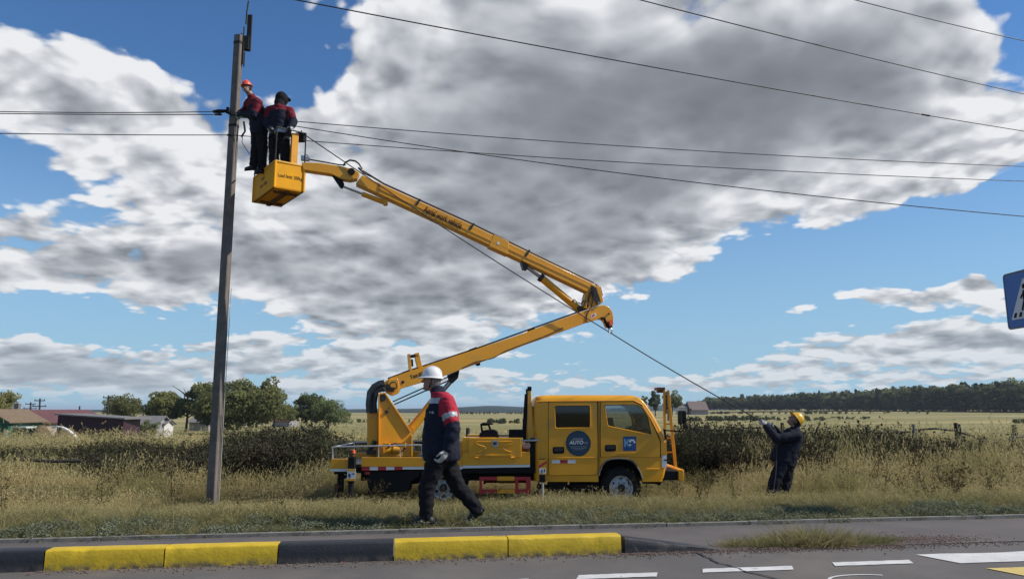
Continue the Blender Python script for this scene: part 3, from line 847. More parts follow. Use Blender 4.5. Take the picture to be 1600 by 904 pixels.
for k in range(4): part('rest_rung', YEL2, br, tube([T(1038.5 + k * .35, 640 + 22 * k, 13.9), T(1046 + k * 2.0, 640 + 22 * k, 13.9)], 0.015, 6))
part('chain', GREASE, br, *[lathe([(0.012, -0.012), (0.02, 0), (0.012, 0.012)], T(1041.5, 613 + 3.1 * k, 13.87), (0.3 if k % 2 else 1, 0.8, 0.2), 8) for k in range(11)])

# chassis, deck, boxes
part('chassis_rail', BLK, truck, sbox(556, 738, 1040, 754, 13.75, 13.83), bevel=0.005)
part('chassis_rail', BLK, truck, sbox(556, 738, 1040, 754, 14.67, 14.75), bevel=0.005)
part('engine', GREASE, truck, sbox(925, 735, 1005, 762, 13.95, 14.55), sbox(890, 742, 925, 758, 14.1, 14.4), bevel=0.03)
part('exhaust', RUST, truck, tube([V(X(985), 14.0, Zt(757)), V(X(930), 13.8, Zt(764)), V(X(870), 13.7, Zt(764)), V(X(840), 13.65, Zt(762))], 0.04, 8))
part('battery_box', BLK, truck, sbox(857, 749, 888, 770, Y0 + .12, Y0 + .5), bevel=0.02)
part('air_tank', BLK, truck, lathe([(0, 0), (.1, .02), (.115, .05), (.115, .5), (.1, .53), (0, .55)], V(X(890), Y0 + .3, Zt(762)), (1, 0, 0), 16))
deck = part('deck', GREASE, truck, sbox(518, 725, 830, 730.5, Y0 + .06, Y1 - .06), bevel=0.004)
for ys, sg in ((Y0, 1), (Y1, -1)):
    yb = ys + sg * 0.05
    part('side_rail', YEL, deck, sbox(517, 716.3, 545.5, 731.5, ys, yb), bevel=0.004)
    part('side_rail', YEL, deck, sbox(565, 713.8, 722, 728.4, ys, yb), bevel=0.004)
    part('side_rail', YEL, deck, side_prism([(722.3, 706), (828, 705.5), (828, 725), (722.3, 726.5)], ys, yb), bevel=0.004)
    part('reflector_strip', WHT, deck, sbox(517, 731.7, 545.5, 736, ys + sg * .002, yb))
    x = 565
    for k in range(5):
        part('reflector_strip', REDP if k % 2 == 0 else WHT, deck, sbox(x, 728.6, x + 12.6, 734.2 - 0.25 * k, ys + sg * .002, yb)); x += 12.8
    part('reflector_strip', WHT, deck, sbox(x, 728.6, 722, 732.6, ys + sg * .002, yb))
    part('reflector_strip', WHT, deck, side_prism([(722.3, 726.7), (828, 725.2), (828, 729), (722.3, 731)], ys + sg * .002, yb))
    tb = part('toolbox', YEL, truck, sbox(722.5, 683, 816, 705.3, ys + sg * .03, ys + sg * .40), bevel=0.006)
    lid = part('toolbox_door', YEL, tb, sbox(732.5, 683.8, 814.5, 714, ys - sg * .012, ys + sg * .028), bevel=0.006)
    yl = ys - sg * .014
    part('pressed_rib', YEL, lid, tube(P2([(744, 691.5), (748, 694.5), (757, 697), (759, 700), (756, 703), (748, 706), (744, 710.5), (800, 710)], yl), 0.012, 6))
    part('pressed_rib', YEL, lid, tube(P2([(744, 689.6), (768, 689.4)], yl), 0.009, 6), tube(P2([(780, 689.3), (800, 689.2)], yl), 0.009, 6), tube(P2([(800, 693), (788, 696), (786, 700), (790, 703), (800, 706)], yl), 0.011, 6))
    lk = part('latch', STEEL, lid, prism(P2(rounded([(768, 687), (779, 687), (778, 698), (769, 698)], 2.5), yl), (0, -sg * .014, 0)))
    part('latch_handle', GREASE, lk, prism(P2(rounded([(770.5, 690), (776.5, 690), (776, 694), (771, 694)], 1), yl - sg * .014), (0, -sg * .012, 0)))
    for px in (745, 801): part('hinge', YEL2, lid, tube(P2([(px - 3, 714.5), (px + 3, 714.4)], yl), 0.02, 8))
part('inner_box', YEL2, truck, sbox(716, 690, 722.2, 712, Y0 + .1, Y0 + .3), bevel=0.004)
part('black_tool_case', BLK, truck, sbox(795, 671, 819, 683.5, Y0 + .05, Y0 + .4), bevel=0.01)
wn = part('winch', BLK, truck, side_prism(rounded([(748, 684), (748.5, 677), (755, 672), (770, 670.5), (777, 673), (779.5, 684)], 3), Y0 + .08, Y0 + .38), bevel=0.02)
part('winch_handle', BLK, wn, tube(P2([(753, 676), (751, 664), (763, 663), (766, 673)], Y0 + .2), 0.022, 6))
part('winch_cover', BLK, wn, side_prism([(749, 662.5), (754, 660), (768, 660.5), (771, 663.5)], Y0 + .1, Y0 + .34), bevel=0.01)
part('hydraulic_tank', BLUP, truck, lathe([(0, 0), (.17, .01), (.18, .04), (.18, .36), (.17, .39), (0, .40)], V(X(838.5), Y0 + .28, Zt(719)), (0, 0, 1), 20))
ht = part('tank_frame', BLK, truck, sbox(817, 688, 842, 690, Y0 + .05, Y0 + .5), sbox(828.3, 690, 836, 735, Y0 + .06, Y0 + .12))
part('tank_decal', mat('decal_pink', (0.5, 0.27, 0.2), 0.5), ht, prism(P2(rounded([(817, 692), (829, 691), (829, 700), (817, 700.6)], 4), Y0 + .04), (0, .01, 0)))
part('deck_bar', RAIL, truck, tube(P2([(815, 688), (846, 687.5)], Y0 + .03), 0.016, 6))
part('valve_block', GREASE, truck, sbox(842, 690, 850, 712, Y0 + .1, Y0 + .25), tube(P2([(846, 690), (851, 700), (848, 714)], Y0 + .08), 0.018, 6), bevel=0.01)
# headache posts behind the cab
for yy in (Y0 + .2, Y1 - .2):
    ps = part('cab_guard_post', YEL, truck, beam(T(830, 714) + V(0, yy - Y0, 0), T(827.5, 609) + V(0, yy - Y0, 0), 0.12, 0.14, V(1, 0, 0), 0.09, 0.06), bevel=0.006)
    part('post_cap', BLK, ps, beam(T(827.5, 610) + V(0, yy - Y0, 0), T(827.8, 603) + V(0, yy - Y0, 0), 0.10, 0.075, V(1, 0, 0)), bevel=0.005)
    part('post_brace', BLK, ps, beam(T(824.5, 612) + V(0, yy - Y0, 0), T(819.5, 688) + V(0, yy - Y0, 0), 0.04, 0.05, V(1, 0, 0)))
part('cab_guard_beam', YEL2, truck, sbox(824.5, 640, 829, 646, Y0 + .28, Y1 - .28), bevel=0.004)
# rear handrail
for ys in (Y0 + .04, Y1 - .04):
    hr = part('handrail', RAIL, truck, tube([V(T(a, b).x, ys, T(a, b).z) for a, b in ((519, 716), (519, 698.5), (521, 697.8), (590, 696.3), (657, 694.8), (659, 696), (659, 713))], 0.013, 6))
    [part('rail_post', RAIL, hr, tube([V(X(px), ys, Zt(697)), V(X(px), ys, Zt(714))], 0.011, 6)) for px in (591, 625)]
part('handrail', RAIL, truck, tube([V(X(519), Y0 + .05, Zt(698.3)), V(X(519), Y1 - .05, Zt(698.3))], 0.013, 6))
# dark body under the deck
part('underbody', BLK, truck, side_prism([(571, 735), (655, 735), (655, 745), (640, 752), (638, 768), (586, 770), (574, 762), (572, 750)], Y0 + .06, Y0 + .45), bevel=0.01)
part('underbody', BLK, truck, side_prism([(571, 735), (655, 735), (655, 745), (640, 752), (638, 768), (586, 770), (574, 762), (572, 750)], Y1 - .45, Y1 - .06), bevel=0.01)
part('subframe', BLK, truck, sbox(556, 731.5, 857, 739, Y0 + .07, Y1 - .07))
part('tail_lamp', REDP, truck, sbox(569.5, 736.5, 577, 741, Y0 + .03, Y0 + .06))
part('crossmember', BLK, truck, sbox(520, 736, 545, 741, Y0 + .1, Y1 - .1), tube([V(X(533), Y0 + .2, Zt(748)), V(X(546), Y0 + .15, Zt(741))], .03, 6))
for yy, sg in ((Y0, 1), (Y1, -1)):
    mg = part('mudguard', BLK, truck, loft([[V(T(692, 765).x + math.cos(math.radians(a)) * r, yy + sg * d, T(692, 765).z + math.sin(math.radians(a)) * r) for r, d in ((.45, .05), (.45, .6), (.435, .6), (.435, .05))] for a in range(15, 166, 10)]))
# outriggers
def outrigger(px, ys, sg, py_top, tall=True, front=False):
    r = part('outrigger', BLK, truck, sbox(px - 5, py_top + 12, px + 4, 752, ys - sg * .08, ys + sg * .06), bevel=0.006)
    r['label'] = 'black outrigger jack beside the cab' if front else 'black outrigger jack at the rear'
    part('jack_leg', BLK if not front else RAIL, r, lathe([(0, 0), (.05 if not front else .02, 0), (.05 if not front else .02, .45), (0, .45)], V(X(px), ys - sg * .01, Zt(785)), (0, 0, 1), 14))
    part('jack_foot', BLK, r, lathe([(0, 0), (.11, 0), (.11, .02), (.05, .05), (0, .05)], V(X(px), ys - sg * .01, Zt(789)), (0, 0, 1), 16))
    if not front:
        part('jack_cap', RUST, r, sbox(px - 4, py_top, px + 3, py_top + 12, ys - sg * .07, ys + sg * .04), bevel=0.015)
        part('jack_cap', ORG, r, lathe([(0, 0), (.035, .0), (.03, .05), (0, .06)], V(X(px + 3), ys - sg * .05, Zt(py_top + 6)), (0, 0, 1), 10))
    pl = part('warning_plate', YEL2 if front else WHT, r, sbox(px - 6, 717 if front else 731, px + 6, 740 if front else 749.5, ys - sg * .095, ys - sg * .085))
    if sg > 0:
        yy = ys - .098
        if front:
            part('plate_stripe', REDP, pl, prism([V(T(a, b).x, yy, T(a, b).z) for a, b in ((px - 6, 726), (px + 6, 718.5), (px + 6, 722.5), (px - 6, 730))], (0, .003, 0)))
            part('plate_mark', WHT, pl, sbox(px - 5, 730, px + 5, 738.5, yy, yy + .003)); part('plate_mark', BLK, pl, sbox(px - 2, 732, px - .5, 738, yy - .003, yy), sbox(px + 2, 731, px + 3.5, 736, yy - .003, yy))
        else:
            part('plate_mark', YEL2, pl, sbox(px - 6, 731, px + 6, 734.5, yy, yy + .003), sbox(px - 6, 746, px + 6, 749.5, yy, yy + .003))
            part('plate_mark', BLUP, pl, sbox(px - 4.5, 738, px - 2.5, 743, yy, yy + .003), tube([V(X(px), yy, Zt(739)), V(X(px - 1), yy, Zt(745))], .012, 5), sbox(px + 2, 737.5, px + 5, 740, yy, yy + .003))
outrigger(551.5, Y0 - .05, 1, 701)
outrigger(551.5, Y1 + .05, -1, 701)
outrigger(847.5, Y0 - .02, 1, 704, front=True)
outrigger(847.5, Y1 + .02, -1, 704, front=True)
part('tow_leg', BLK, truck, sbox(521, 741, 529, 771, Y0 + .3, Y0 + .4), bevel=0.006)
part('tow_leg', RUST, truck, sbox(516.5, 758, 521.5, 780, Y0 + .28, Y0 + .34), bevel=0.006)
# red and yellow side guards
for ys, sg in ((Y0 + .03, 1), (Y1 - .03, -1)):
    g = part('side_guard', REDP, truck, sbox(750, 744.5, 829, 750, ys, ys + sg * .04), sbox(750, 764.5, 826, 770, ys, ys + sg * .04), sbox(822, 744.4, 829.3, 770.3, ys - sg * .004, ys + sg * .05), sbox(749, 744.4, 753, 772, ys - sg * .004, ys + sg * .04), sbox(805, 748, 810, 768, ys + sg * .01, ys + sg * .03), bevel=0.004)
    g['label'] = 'red side guard with yellow middle bars'
    part('guard_stripe', YEL, g, sbox(777, 744, 804, 750.4, ys - sg * .005, ys + sg * .042), sbox(777, 764, 804, 770.4, ys - sg * .005, ys + sg * .042))

# wheels
def wheel(cx, cz, yo, sg, dual=False, front=False):
    """yo = outer face, sg = direction inwards"""
    rt = 0.345; w = 0.2
    t = lathe([(0.20, 0.01), (0.215, 0.0), (0.30, 0.004), (0.325, 0.02), (rt, 0.05), (rt, w - .05), (.325, w - .02), (.3, w), (.2, w)], V(cx, yo, cz), (0, sg, 0), 40)
    wh = empty('wheel', (0, 0, 0)); wh.parent = truck; wh.location = V(0, 0, 0)
    ty = MB().add(t).build('tyre', RUB, wh)
    # tread blocks
    tb = MB()
    for k in range(36):
        a = 2 * PI * k / 36
        for q, ph in ((0.06, 0), (0.125, 0.5)):
            aa = a + ph * 2 * PI / 36
            d = V(math.cos(aa), 0, math.sin(aa)); tn = V(-d.z, 0, d.x)
            c = V(cx, yo + sg * (q + .01), cz) + d * (rt + .002)
            tb.add(box(c, (.036, .055, .016), Matrix((tn, V(0, 1, 0), d)).transposed()))
    tb.build('tread', RUB, wh)
    RIM = mat('rim_paint', (0.50, 0.50, 0.49), 0.45, metal=0.3, var=0.2, vscale=14, col2=(0.16, 0.13, 0.10), c2scale=9)
    if front: prof = [(0.21, 0.012), (0.205, -0.004), (0.19, 0.004), (0.17, 0.03), (0.155, 0.02), (0.12, -0.012), (0.085, -0.012), (0.08, -0.03), (0.0, -0.03)]
    else: prof = [(0.21, 0.012), (0.205, -0.004), (0.19, 0.01), (0.18, 0.09), (0.15, 0.12), (0.09, 0.12), (0.085, 0.03), (0.05, 0.02), (0.0, 0.02)]
    rim = MB().add(lathe(prof, V(cx, yo, cz), (0, sg, 0), 32)).build('rim', RIM, wh)
    hb = MB().add(lathe([(0.075, 0.02), (0.07, -0.03), (0.05, -0.055), (0, -0.06)] if front else [(0.075, 0.1), (0.07, 0.0), (0.05, -0.03), (0, -0.035)], V(cx, yo, cz), (0, sg, 0), 20)).build('hub', GREASE, wh)
    zf = -0.010 if front else 0.119
    for k in range(6):
        a = 2 * PI * (k + .5) / 6; d = V(math.cos(a), 0, math.sin(a))
        a = 2 * PI * k / 6; d = V(math.cos(a), 0, math.sin(a))
        nt_ = MB().add(lathe([(.012, .0), (.012, -.025), (0, -.028)], V(cx, yo + sg * zf, cz) + d * .095, (0, sg, 0), 6)).build('wheel_nut', GREASE, wh)
        hl_ = MB().add(lathe([(0, -.012), (.024, -.012), (.024, .01)], V(cx, yo + sg * (.02 if front else .105), cz) + V(math.cos(a + PI / 6), 0, math.sin(a + PI / 6)) * .142, (0, sg, 0), 10)).build('hand_hole', BLK, wh)
    if dual: MB().add(lathe([(0.20, w + .05), (0.30, w + .05), (rt, w + .1), (rt, 2 * w), (.3, 2 * w + .05), (.2, 2 * w + .05)], V(cx, yo, cz), (0, sg, 0), 32)).build('tyre', RUB, wh)
    return wh
fw = T(971.5, 762); rw = T(692, 763)
for yo, sg in ((Y0 + .06, 1), (Y1 - .06, -1)):
    wheel(fw.x, fw.z, yo, sg, front=True)
    wheel(rw.x, fw.z, yo + sg * .02, sg, dual=True)
part('front_axle', BLK, truck, tube([V(fw.x, Y0 + .2, fw.z), V(fw.x, Y1 - .2, fw.z)], .05, 8))
part('rear_axle', BLK, truck, tube([V(rw.x, Y0 + .2, fw.z), V(rw.x, YC - .2, fw.z), V(rw.x, YC, fw.z), V(rw.x, YC + .2, fw.z), V(rw.x, Y1 - .2, fw.z)], [.06, .08, .17, .08, .06], 10))

# ---- crane: everything turns about the turret axis, a little away from the truck's own line
BETA = math.radians(12)
BD = V(math.cos(BETA), math.sin(BETA), 0); BN = V(math.sin(BETA), -math.cos(BETA), 0)
TC = V(atY(612, 700, YC).x, YC, Zt(724))
def B(px, py, off=0.0): return atPlane(px, py, TC + BN * off, BN)
def bprism(lst, off, width): return prism([B(a, b, off) for a, b in lst], -BN * width)
def btube(lst, off, r, seg=8): return tube([B(a, b, off) for a, b in lst], r, seg)
tur = part('turret', YEL, truck, bprism([(591, 615.5), (594, 613), (601, 613), (641, 674), (643, 680), (643, 712), (591, 713)], 0.26, 0.05), bprism([(591, 615.5), (594, 613), (601, 613), (641, 674), (643, 680), (643, 712), (591, 713)], -0.21, 0.05), bevel=0.006)
part('turret_flange', YEL, tur, *[beam(B(a[0], a[1], o), B(b[0], b[1], o), 0.10, 0.03, BN.cross(B(b[0], b[1]) - B(a[0], a[1]))) for o in (0.25, -0.25) for a, b in (((601, 613), (641.5, 674.5)), ((643.2, 679), (643.2, 712)))], bevel=0.004)
part('turret_flange', YEL, tur, beam(B(592, 615, .285), B(592, 713, .285), 0.02, 0.05, BN), bevel=0.004)
part('turret_back', YEL, tur, bprism([(574, 644), (592, 644), (592, 712), (574, 713)], 0.17, 0.34), bevel=0.006)
part('turret_web', YEL2, tur, bprism([(600, 640), (628, 684), (630, 712), (594, 712)], 0.2, 0.4))
part('slew_ring', GREASE, tur, lathe([(0, -.03), (.36, -.03), (.38, 0), (.38, .05), (.34, .07), (0, .07)], V(TC.x, TC.y, TC.z - .03), (0, 0, 1), 32))
part('pivot_pin', GREASE, tur, tube([B(597, 621, .3), B(597, 621, -.28)], 0.07, 14), tube([B(604, 643, .285), B(604, 643, .2)], 0.035, 12), tube([B(608, 637.5, .275), B(608, 637.5, .2)], 0.014, 8))
mo = part('slew_motor', YEL2, tur, tube([B(603, 704, .33), B(614, 701, .33)], 0.055, 12), tube([B(614, 701, .33), B(624, 702, .33)], 0.08, 12), box(B(628, 694.5, .33), (.14, .1, .08)), box(B(604, 694.5, .33), (.12, .1, .06)))
part('motor_hose', HOSE, mo, btube([(606, 699), (611, 694), (618, 692), (626, 697)], .38, .016, 6), btube([(620, 707), (626, 706), (633, 699), (630, 690)], .37, .014, 6))
part('rotary_joint', GREASE, tur, btube([(575, 703), (582, 697), (586, 688)], .22, .04, 8), box(B(580, 706, .22), (.16, .08, .08)))
hs = part('hose_bundle', HOSE, tur, *[btube([(575 + k * 1.5, 645), (574 + k * 1.5, 630), (576 + k * 1.6, 612), (583 + k * 1.4, 602 + k), (592 + k * .9, 597 + k * 1.3), (600, 595.5 + k * 2.0)], -0.14 + 0.10 * (k % 4) + 0.01 * k, 0.034, 8) for k in range(9)])
lb_poly = [(600, 596.5), (610, 590), (640, 579.5), (685, 564.6), (752, 542.5), (819, 520), (860, 504), (921, 482.5), (934, 477.5), (944, 476), (952, 479.5), (957, 487), (958.8, 497), (957.5, 507), (952, 511), (949.5, 505), (947, 500), (944, 497.5), (938, 497), (930, 500), (918, 503.2), (860, 524.7), (819, 539), (757, 563.6), (692, 587.6), (627, 606.5), (623, 614), (614, 618), (604, 613)]
lb = part('lower_boom', YEL, truck, bprism(lb_poly, 0.13, 0.26), bevel=0.008)
part('boom_knuckle', YEL, lb, bprism(rounded([(607, 592), (622, 590.5), (624, 606), (622, 615), (612, 618), (603, 610)], 4), 0.165, 0.33), bevel=0.01)
part('knuckle_pin', GREASE, lb, tube([B(606, 604, .22), B(606, 604, -.22)], 0.055, 12), tube([B(629.5, 596.5, .14), B(629.5, 596.5, .1)], 0.03, 10), box(B(611, 608, .2), (.12, .1, .08)))
part('valve_hose', HOSE, lb, btube([(606, 603), (612, 597), (617, 596), (620, 600), (619, 606), (613, 609)], .2, .013, 6), btube([(603, 607), (609, 611), (615, 607)], .2, .015, 6))
for a, b, w in (((629, 583.2), (640, 579.2), .03), ((734, 547.5), (744, 544), .03), ((826, 517), (834, 514), .02)):
    part('hose_clamp', BLK, lb, beam(B(*a), B(*b), 0.2, w + .02))
part('boom_pipe', HOSE, lb, btube([(606, 591), (640, 578.5), (752, 541.3), (860, 502.5), (918, 481.8)], .02, .018, 6), btube([(880, 512), (850, 525.5), (790, 548), (770, 559.5), (742, 565.5), (722, 575)], .14, .008, 5))
sd = part('boom_saddle', YEL, lb, beam(B(641, 579), B(638.5, 553), .2, .05, BD), beam(B(655.5, 574), B(650.5, 551.5), .2, .09, BD), bevel=0.004)
part('saddle_pad', BLK, sd, beam(B(638, 557), B(653, 555), .2, .05), beam(B(644.5, 572), B(643.5, 561), .1, .03, BD))
part('boom_text', BLK, lb, text_shape('Тел.87', 0.105, rot3(B(700, 576, .131) - B(630, 598, .131), V(0, 0, 1)), B(651, 586.5, .1315), 0.002, 0.8))
bk = part('cylinder_bracket', BLK, lb, bprism([(700, 585), (718, 578), (716, 590), (708, 598), (703, 597)], .09, .18), bevel=0.004)
part('lug', BLK, lb, bprism([(742, 567), (750, 563.5), (750.5, 570), (747, 571)], .06, .12))
lc = part('lift_cylinder', YEL, truck, tube([B(639, 674), B(682, 621)], 0.085, 16), bevel=0)
part('cylinder_rod', STEEL, lc, tube([B(682, 621), B(709, 590)], 0.045, 12))
part('cylinder_eye', YEL2, lc, tube([B(640, 673, .13), B(640, 673, -.13)], 0.09, 14))
part('levelling_rod', GREASE, truck, btube([(614, 627), (712, 583)], .08, .014, 6), btube([(616, 631.5), (708, 591)], -.08, .014, 6))
# head of the lower boom: hook and ring
hk = part('hook_block', RUST, lb, bprism([(950, 502), (957, 503), (957, 512), (952, 511)], .17, .08), tube([B(951.5, 489.5, .15), B(951.5, 489.5, .1)], .02, 10), bevel=0.004)
part('hook', BLK, hk, btube([(939, 497.5), (944, 496.5), (946, 502), (948, 508), (952, 512)], .15, .03, 8))
part('hook_tag', ORG, hk, bprism([(952, 500), (958, 498.5), (958, 507), (953, 508)], .2, .02))
part('ring', STEEL, hk, tube([B(953.5 + 3 * math.cos(2 * PI * k / 14), 516.5 + 3.6 * math.sin(2 * PI * k / 14), .2) for k in range(16)], .011, 6))
part('decal', WHT, lb, bprism([(923, 492), (931, 488), (932, 493), (924, 497)], .132, .003)); part('decal', REDP, lb, bprism([(925, 492.5), (929, 490), (929.5, 492.5), (925.5, 495)], .135, .003))
part('boom_strap', RUST, lb, btube([(922, 482), (917, 492), (916.5, 501), (919, 503.5)], .137, .012, 6))
# elbow and upper boom
kn = part('elbow', YEL2, truck, bprism([(925.5, 444), (937.5, 447.5), (943, 470), (941, 473), (934, 477), (926, 480), (919, 481.5), (912, 481), (913, 470), (915.5, 458)], .11, .22), bevel=0.008)
part('elbow_plate', GREASE, kn, bprism([(924, 445), (932, 449), (939, 471), (933, 475), (925, 462)], .14, .03), bevel=0.004)
part('elbow_hose', HOSE, kn, btube([(918, 480), (920, 466), (923, 455), (927, 448)], .14, .016, 6), btube([(912, 478), (915, 468), (921, 478)], .15, .012, 6), btube([(924, 480), (927, 465), (929, 452)], .16, .012, 6))
part('elbow_pin', STEEL, kn, tube([B(936, 473, .17), B(936, 473, -.17)], .035, 10))
ub = part('upper_boom', YEL, truck, bprism([(566, 273.5), (600, 289.5), (740, 352.6), (928, 443.5), (917.5, 455.8), (740, 371.0), (600, 306.5), (556, 286)], .12, .25), bevel=0.01)
part('boom_rib', YEL, ub, *[beam(B(a[0], a[1], .124), B(b[0], b[1], .124), .012, .02) for a, b in (((590, 293.5), (925, 449.5)),)])
part('boom_sleeve', YEL, ub, bprism([(772, 366), (795, 377), (794, 397.5), (764, 384)], .128, .27), bevel=0.006)
part('hose_line', HOSE, ub, btube([(566, 266.5), (600, 287.3), (740, 350.6), (860, 409), (928, 441.5)], -.02, .02, 6), btube([(930, 443), (938, 449), (941, 462)], -.02, .018, 6))
for px, py in ((739, 352), (826, 393.5), (655, 314)):
    part('hose_clip', GREASE, ub, beam(B(px - 5, py + 7, .125), B(px + 1.5, py - 3, .125), .03, .04))
part('boom_text', BLK, ub, text_shape('Aerial work vehicle', 0.185, rot3(B(740, 364, .126) - B(620, 308, .126), V(0, 0, 1)), B(692.5, 340, .1365), 0.002, 0.56))
part('decal', WHT, ub, bprism([(777, 377), (780.5, 378.7), (780, 382.5), (776.5, 381)], .133, .003))
# articulation cylinder between the booms
ac = part('fold_cylinder', YEL2, truck, tube([B(907, 485, 0), B(846, 434, 0)], 0.075, 16))
part('cylinder_rod', STEEL, ac, tube([B(846, 434, 0), B(821, 415.5, 0)], 0.036, 12))
part('cylinder_gland', GREASE, ac, tube([B(847.5, 435.5), B(843, 432)], .085, 14), tube([B(906, 482, .1), B(906, 482, -.1)], .06, 10), tube([B(821, 416, .1), B(821, 416, -.1)], .04, 10))
part('rod_bracket', GREASE, ac, bprism([(814, 407), (826, 413), (824, 421), (818, 420)], .08, .16))
part('cylinder_hose', HOSE, ac, btube([(895, 472), (897, 467), (902, 472), (908, 474.5), (914, 468)], .08, .012, 6))
# jib, its cylinder and the basket mount
jb = part('jib', YEL, truck, bprism([(471, 253.5), (500, 254.5), (533, 259.5), (552, 264), (562, 270), (558, 279), (548, 281), (533, 279), (517.5, 271.5), (474, 265)], .1, .2), bevel=0.008)
part('jib_pin', GREASE, jb, tube([B(549, 268, .14), B(549, 268, -.14)], .07, 14), tube([B(549, 270.5, .15), B(549, 270.5, -.12)], .045, 10))
part('jib_lug', BLK, jb, bprism([(517.5, 271), (533, 278), (538, 287), (535, 293), (531, 291)], .06, .12), bevel=0.004)
jc = part('jib_cylinder', YEL2, truck, tube([B(566, 303), B(600, 316)], .05, 12), bprism([(597, 311), (606, 311), (606, 319), (600, 319.5)], .06, .12))
part('cylinder_rod', STEEL, jc, tube([B(535, 291), B(566, 303)], .022, 10))
part('jib_hose', HOSE, truck, btube([(536, 259), (540, 253.5), (547, 250.2), (555, 251.5), (561, 256), (566, 264)], .05, .018, 6), btube([(476, 248), (500, 252), (530, 257.5), (540, 258)], .0, .014, 6), btube([(560, 262), (568, 270), (580, 275.5)], .04, .02, 6))
part('jib_sheave', STEEL, truck, lathe([(.05, -.02), (.035, 0), (.05, .02)], B(478, 245.5, 0), BN, 14), bprism([(470, 242), (484, 246), (483, 250), (470, 249)], .05, .1))

# ---- basket
ZB = 5.45
KN = atZ(428, 293, ZB)
BY = math.radians(36)
E1 = V(math.cos(BY), math.sin(BY), 0); E2 = V(-math.sin(BY), math.cos(BY), 0)
L1, L2 = 0.57, 1.28
KT_ = atY(428, 251, KN.y).z - ZB
up = V(0, 0, 1)
def K(a, b, h): return KN + E1 * (a * L1) + E2 * (b * L2) + up * h
YELB = mat('basket_fibreglass', (0.80, 0.36, 0.012), 0.75, var=0.1, vscale=4, col2=(0.45, 0.24, 0.05), c2scale=4, c2lo=0.58, c2hi=0.8, spec=0.25)
bask = part('basket', YELB, truck, prism([K(0, 0, 0), K(1, 0, 0), K(1, 1, 0), K(0, 1, 0)], up * 0.03),
            *[prism([K(*a, .0), K(*b, .0), K(*b, KT_), K(*a, KT_)], n * 0.025) for a, b, n in (((0, 0), (1, 0), E2), ((1, 0), (1, 1), -E1), ((1, 1), (0, 1), -E2), ((0, 1), (0, 0), E1))])
bask.modifiers.clear()
bask['label'] = 'yellow fibreglass lift basket with load limit lettering'
RIMM = mat('basket_rim', (0.72, 0.36, 0.03), 0.5, var=0.1)
part('basket_rim', RIMM, bask, tube([K(0, 0, KT_), K(1, 0, KT_), K(1, 1, KT_), K(0, 1, KT_), K(0, 0, KT_), K(.2, 0, KT_)], .022, 8))
for a, b in ((0, 0), (1, 0), (1, 1), (0, 1)): part('corner_bead', YELB, bask, tube([K(a, b, .01), K(a, b, KT_)], .028, 10))
part('floor_frame', RUST, bask, beam(K(.1, .15, -.02), K(.9, .15, -.02), .06, .04), beam(K(.1, .8, -.02), K(.9, .8, -.02), .06, .04), beam(K(.5, .05, -.02), K(.5, .95, -.02), .08, .04))
RH = atY(426, 198.5, KN.y).z - ZB
rl = part('basket_rail', GREASE, bask, tube([K(0, 0, RH), K(1, 0, RH), K(1, 1, RH), K(0.45, 1, RH)], .015, 8), tube([K(0, 0, RH), K(0, .35, RH - .02)], .015, 8), tube([K(0, .55, KT_ + .3), K(0, 1, KT_ + .3), K(.5, 1, KT_ + .3)], .015, 8))
[part('rail_post', GREASE, rl, tube([K(a, b, KT_ - .05), K(a, b, h)], .014, 8)) for a, b, h in ((0, 0, RH), (1, 0, RH), (1, 1, RH), (0, 1, KT_ + .3), (.5, 1, RH), (1, .5, RH), (0, .55, KT_ + .3))]
part('mount_post', YEL, bask, beam(K(.66, .06, .1), K(.66, .06, RH - .03), .13, .08, E2), bevel=0.006)
part('control_box', BLK, bask, box(K(.88, .1, RH - .06), (.16, .14, .16)), tube([K(.9, .1, RH), K(.92, .1, RH + .09)], .014, 6), bevel=0.01)
part('lettering', BLK, bask, text_shape('Load limit: 200kg', .098, rot3(E1, up), K(.52, 0, KT_ * .49) - E2 * .0015, .001, .70))
TXD = mat('faded_lettering', (0.12, 0.055, 0.02), 0.7)
R2 = rot3(-E2, up)
part('lettering', TXD, bask, text_shape('Load', .1, R2, K(0, .55, KT_ * .68) - E1 * .0015, .001, 1.0))
part('lettering', TXD, bask, text_shape('limit: 200kg', .1, R2, K(0, .5, KT_ * .42) - E1 * .0015, .001, .9))

# ------------------------------------------------------------------ concrete pole
PY_ = 14.45
pb = atY(330.5, 793, PY_); pt = atY(373.5, 56, PY_)
POLEC = mat('weathered_concrete', (0.155, 0.13, 0.112), 0.9, var=0.3, vscale=5, bump=0.5, bscale=35, col2=(0.11, 0.095, 0.082), c2scale=3.5, c2lo=0.48, c2hi=0.7)
STEELD = mat('dark_bracket_steel', (0.028, 0.027, 0.027), 0.7, metal=0.3, var=0.3)
pole = empty('utility_pole', (pb.x, PY_, ground_z(pb.x, PY_)))
tag(pole, 'tall tapered grey concrete pole beside the lift basket', 'utility pole')
PR = Matrix.Rotation(math.radians(-14), 3, 'Z')
def pole_ring(z, w, d, c):
    q = 0.012
    pts = [(-w, -d + q), (-w + q, -d), (w - q, -d), (w, -d + q), (w, d - q), (w - q, d), (-w + q, d), (-w, d - q)]
    return [V(c.x, PY_, 0) + PR @ V(a, b, 0) + V(0, 0, z) for a, b in pts]
rings = []
for k in range(15):
    f = k / 14; z = -0.55 + (pt.z + 0.55) * f
    c = pb.lerp(pt, max(0, f)); rings.append(pole_ring(z, .090 - .012 * f, .072 - .006 * f, c))
shaft = part('shaft', POLEC, pole, loft(rings), angle=25)
pd = pt - pb
def PO(px, py, dy=0.0): return atY(px, py, PY_ + dy)
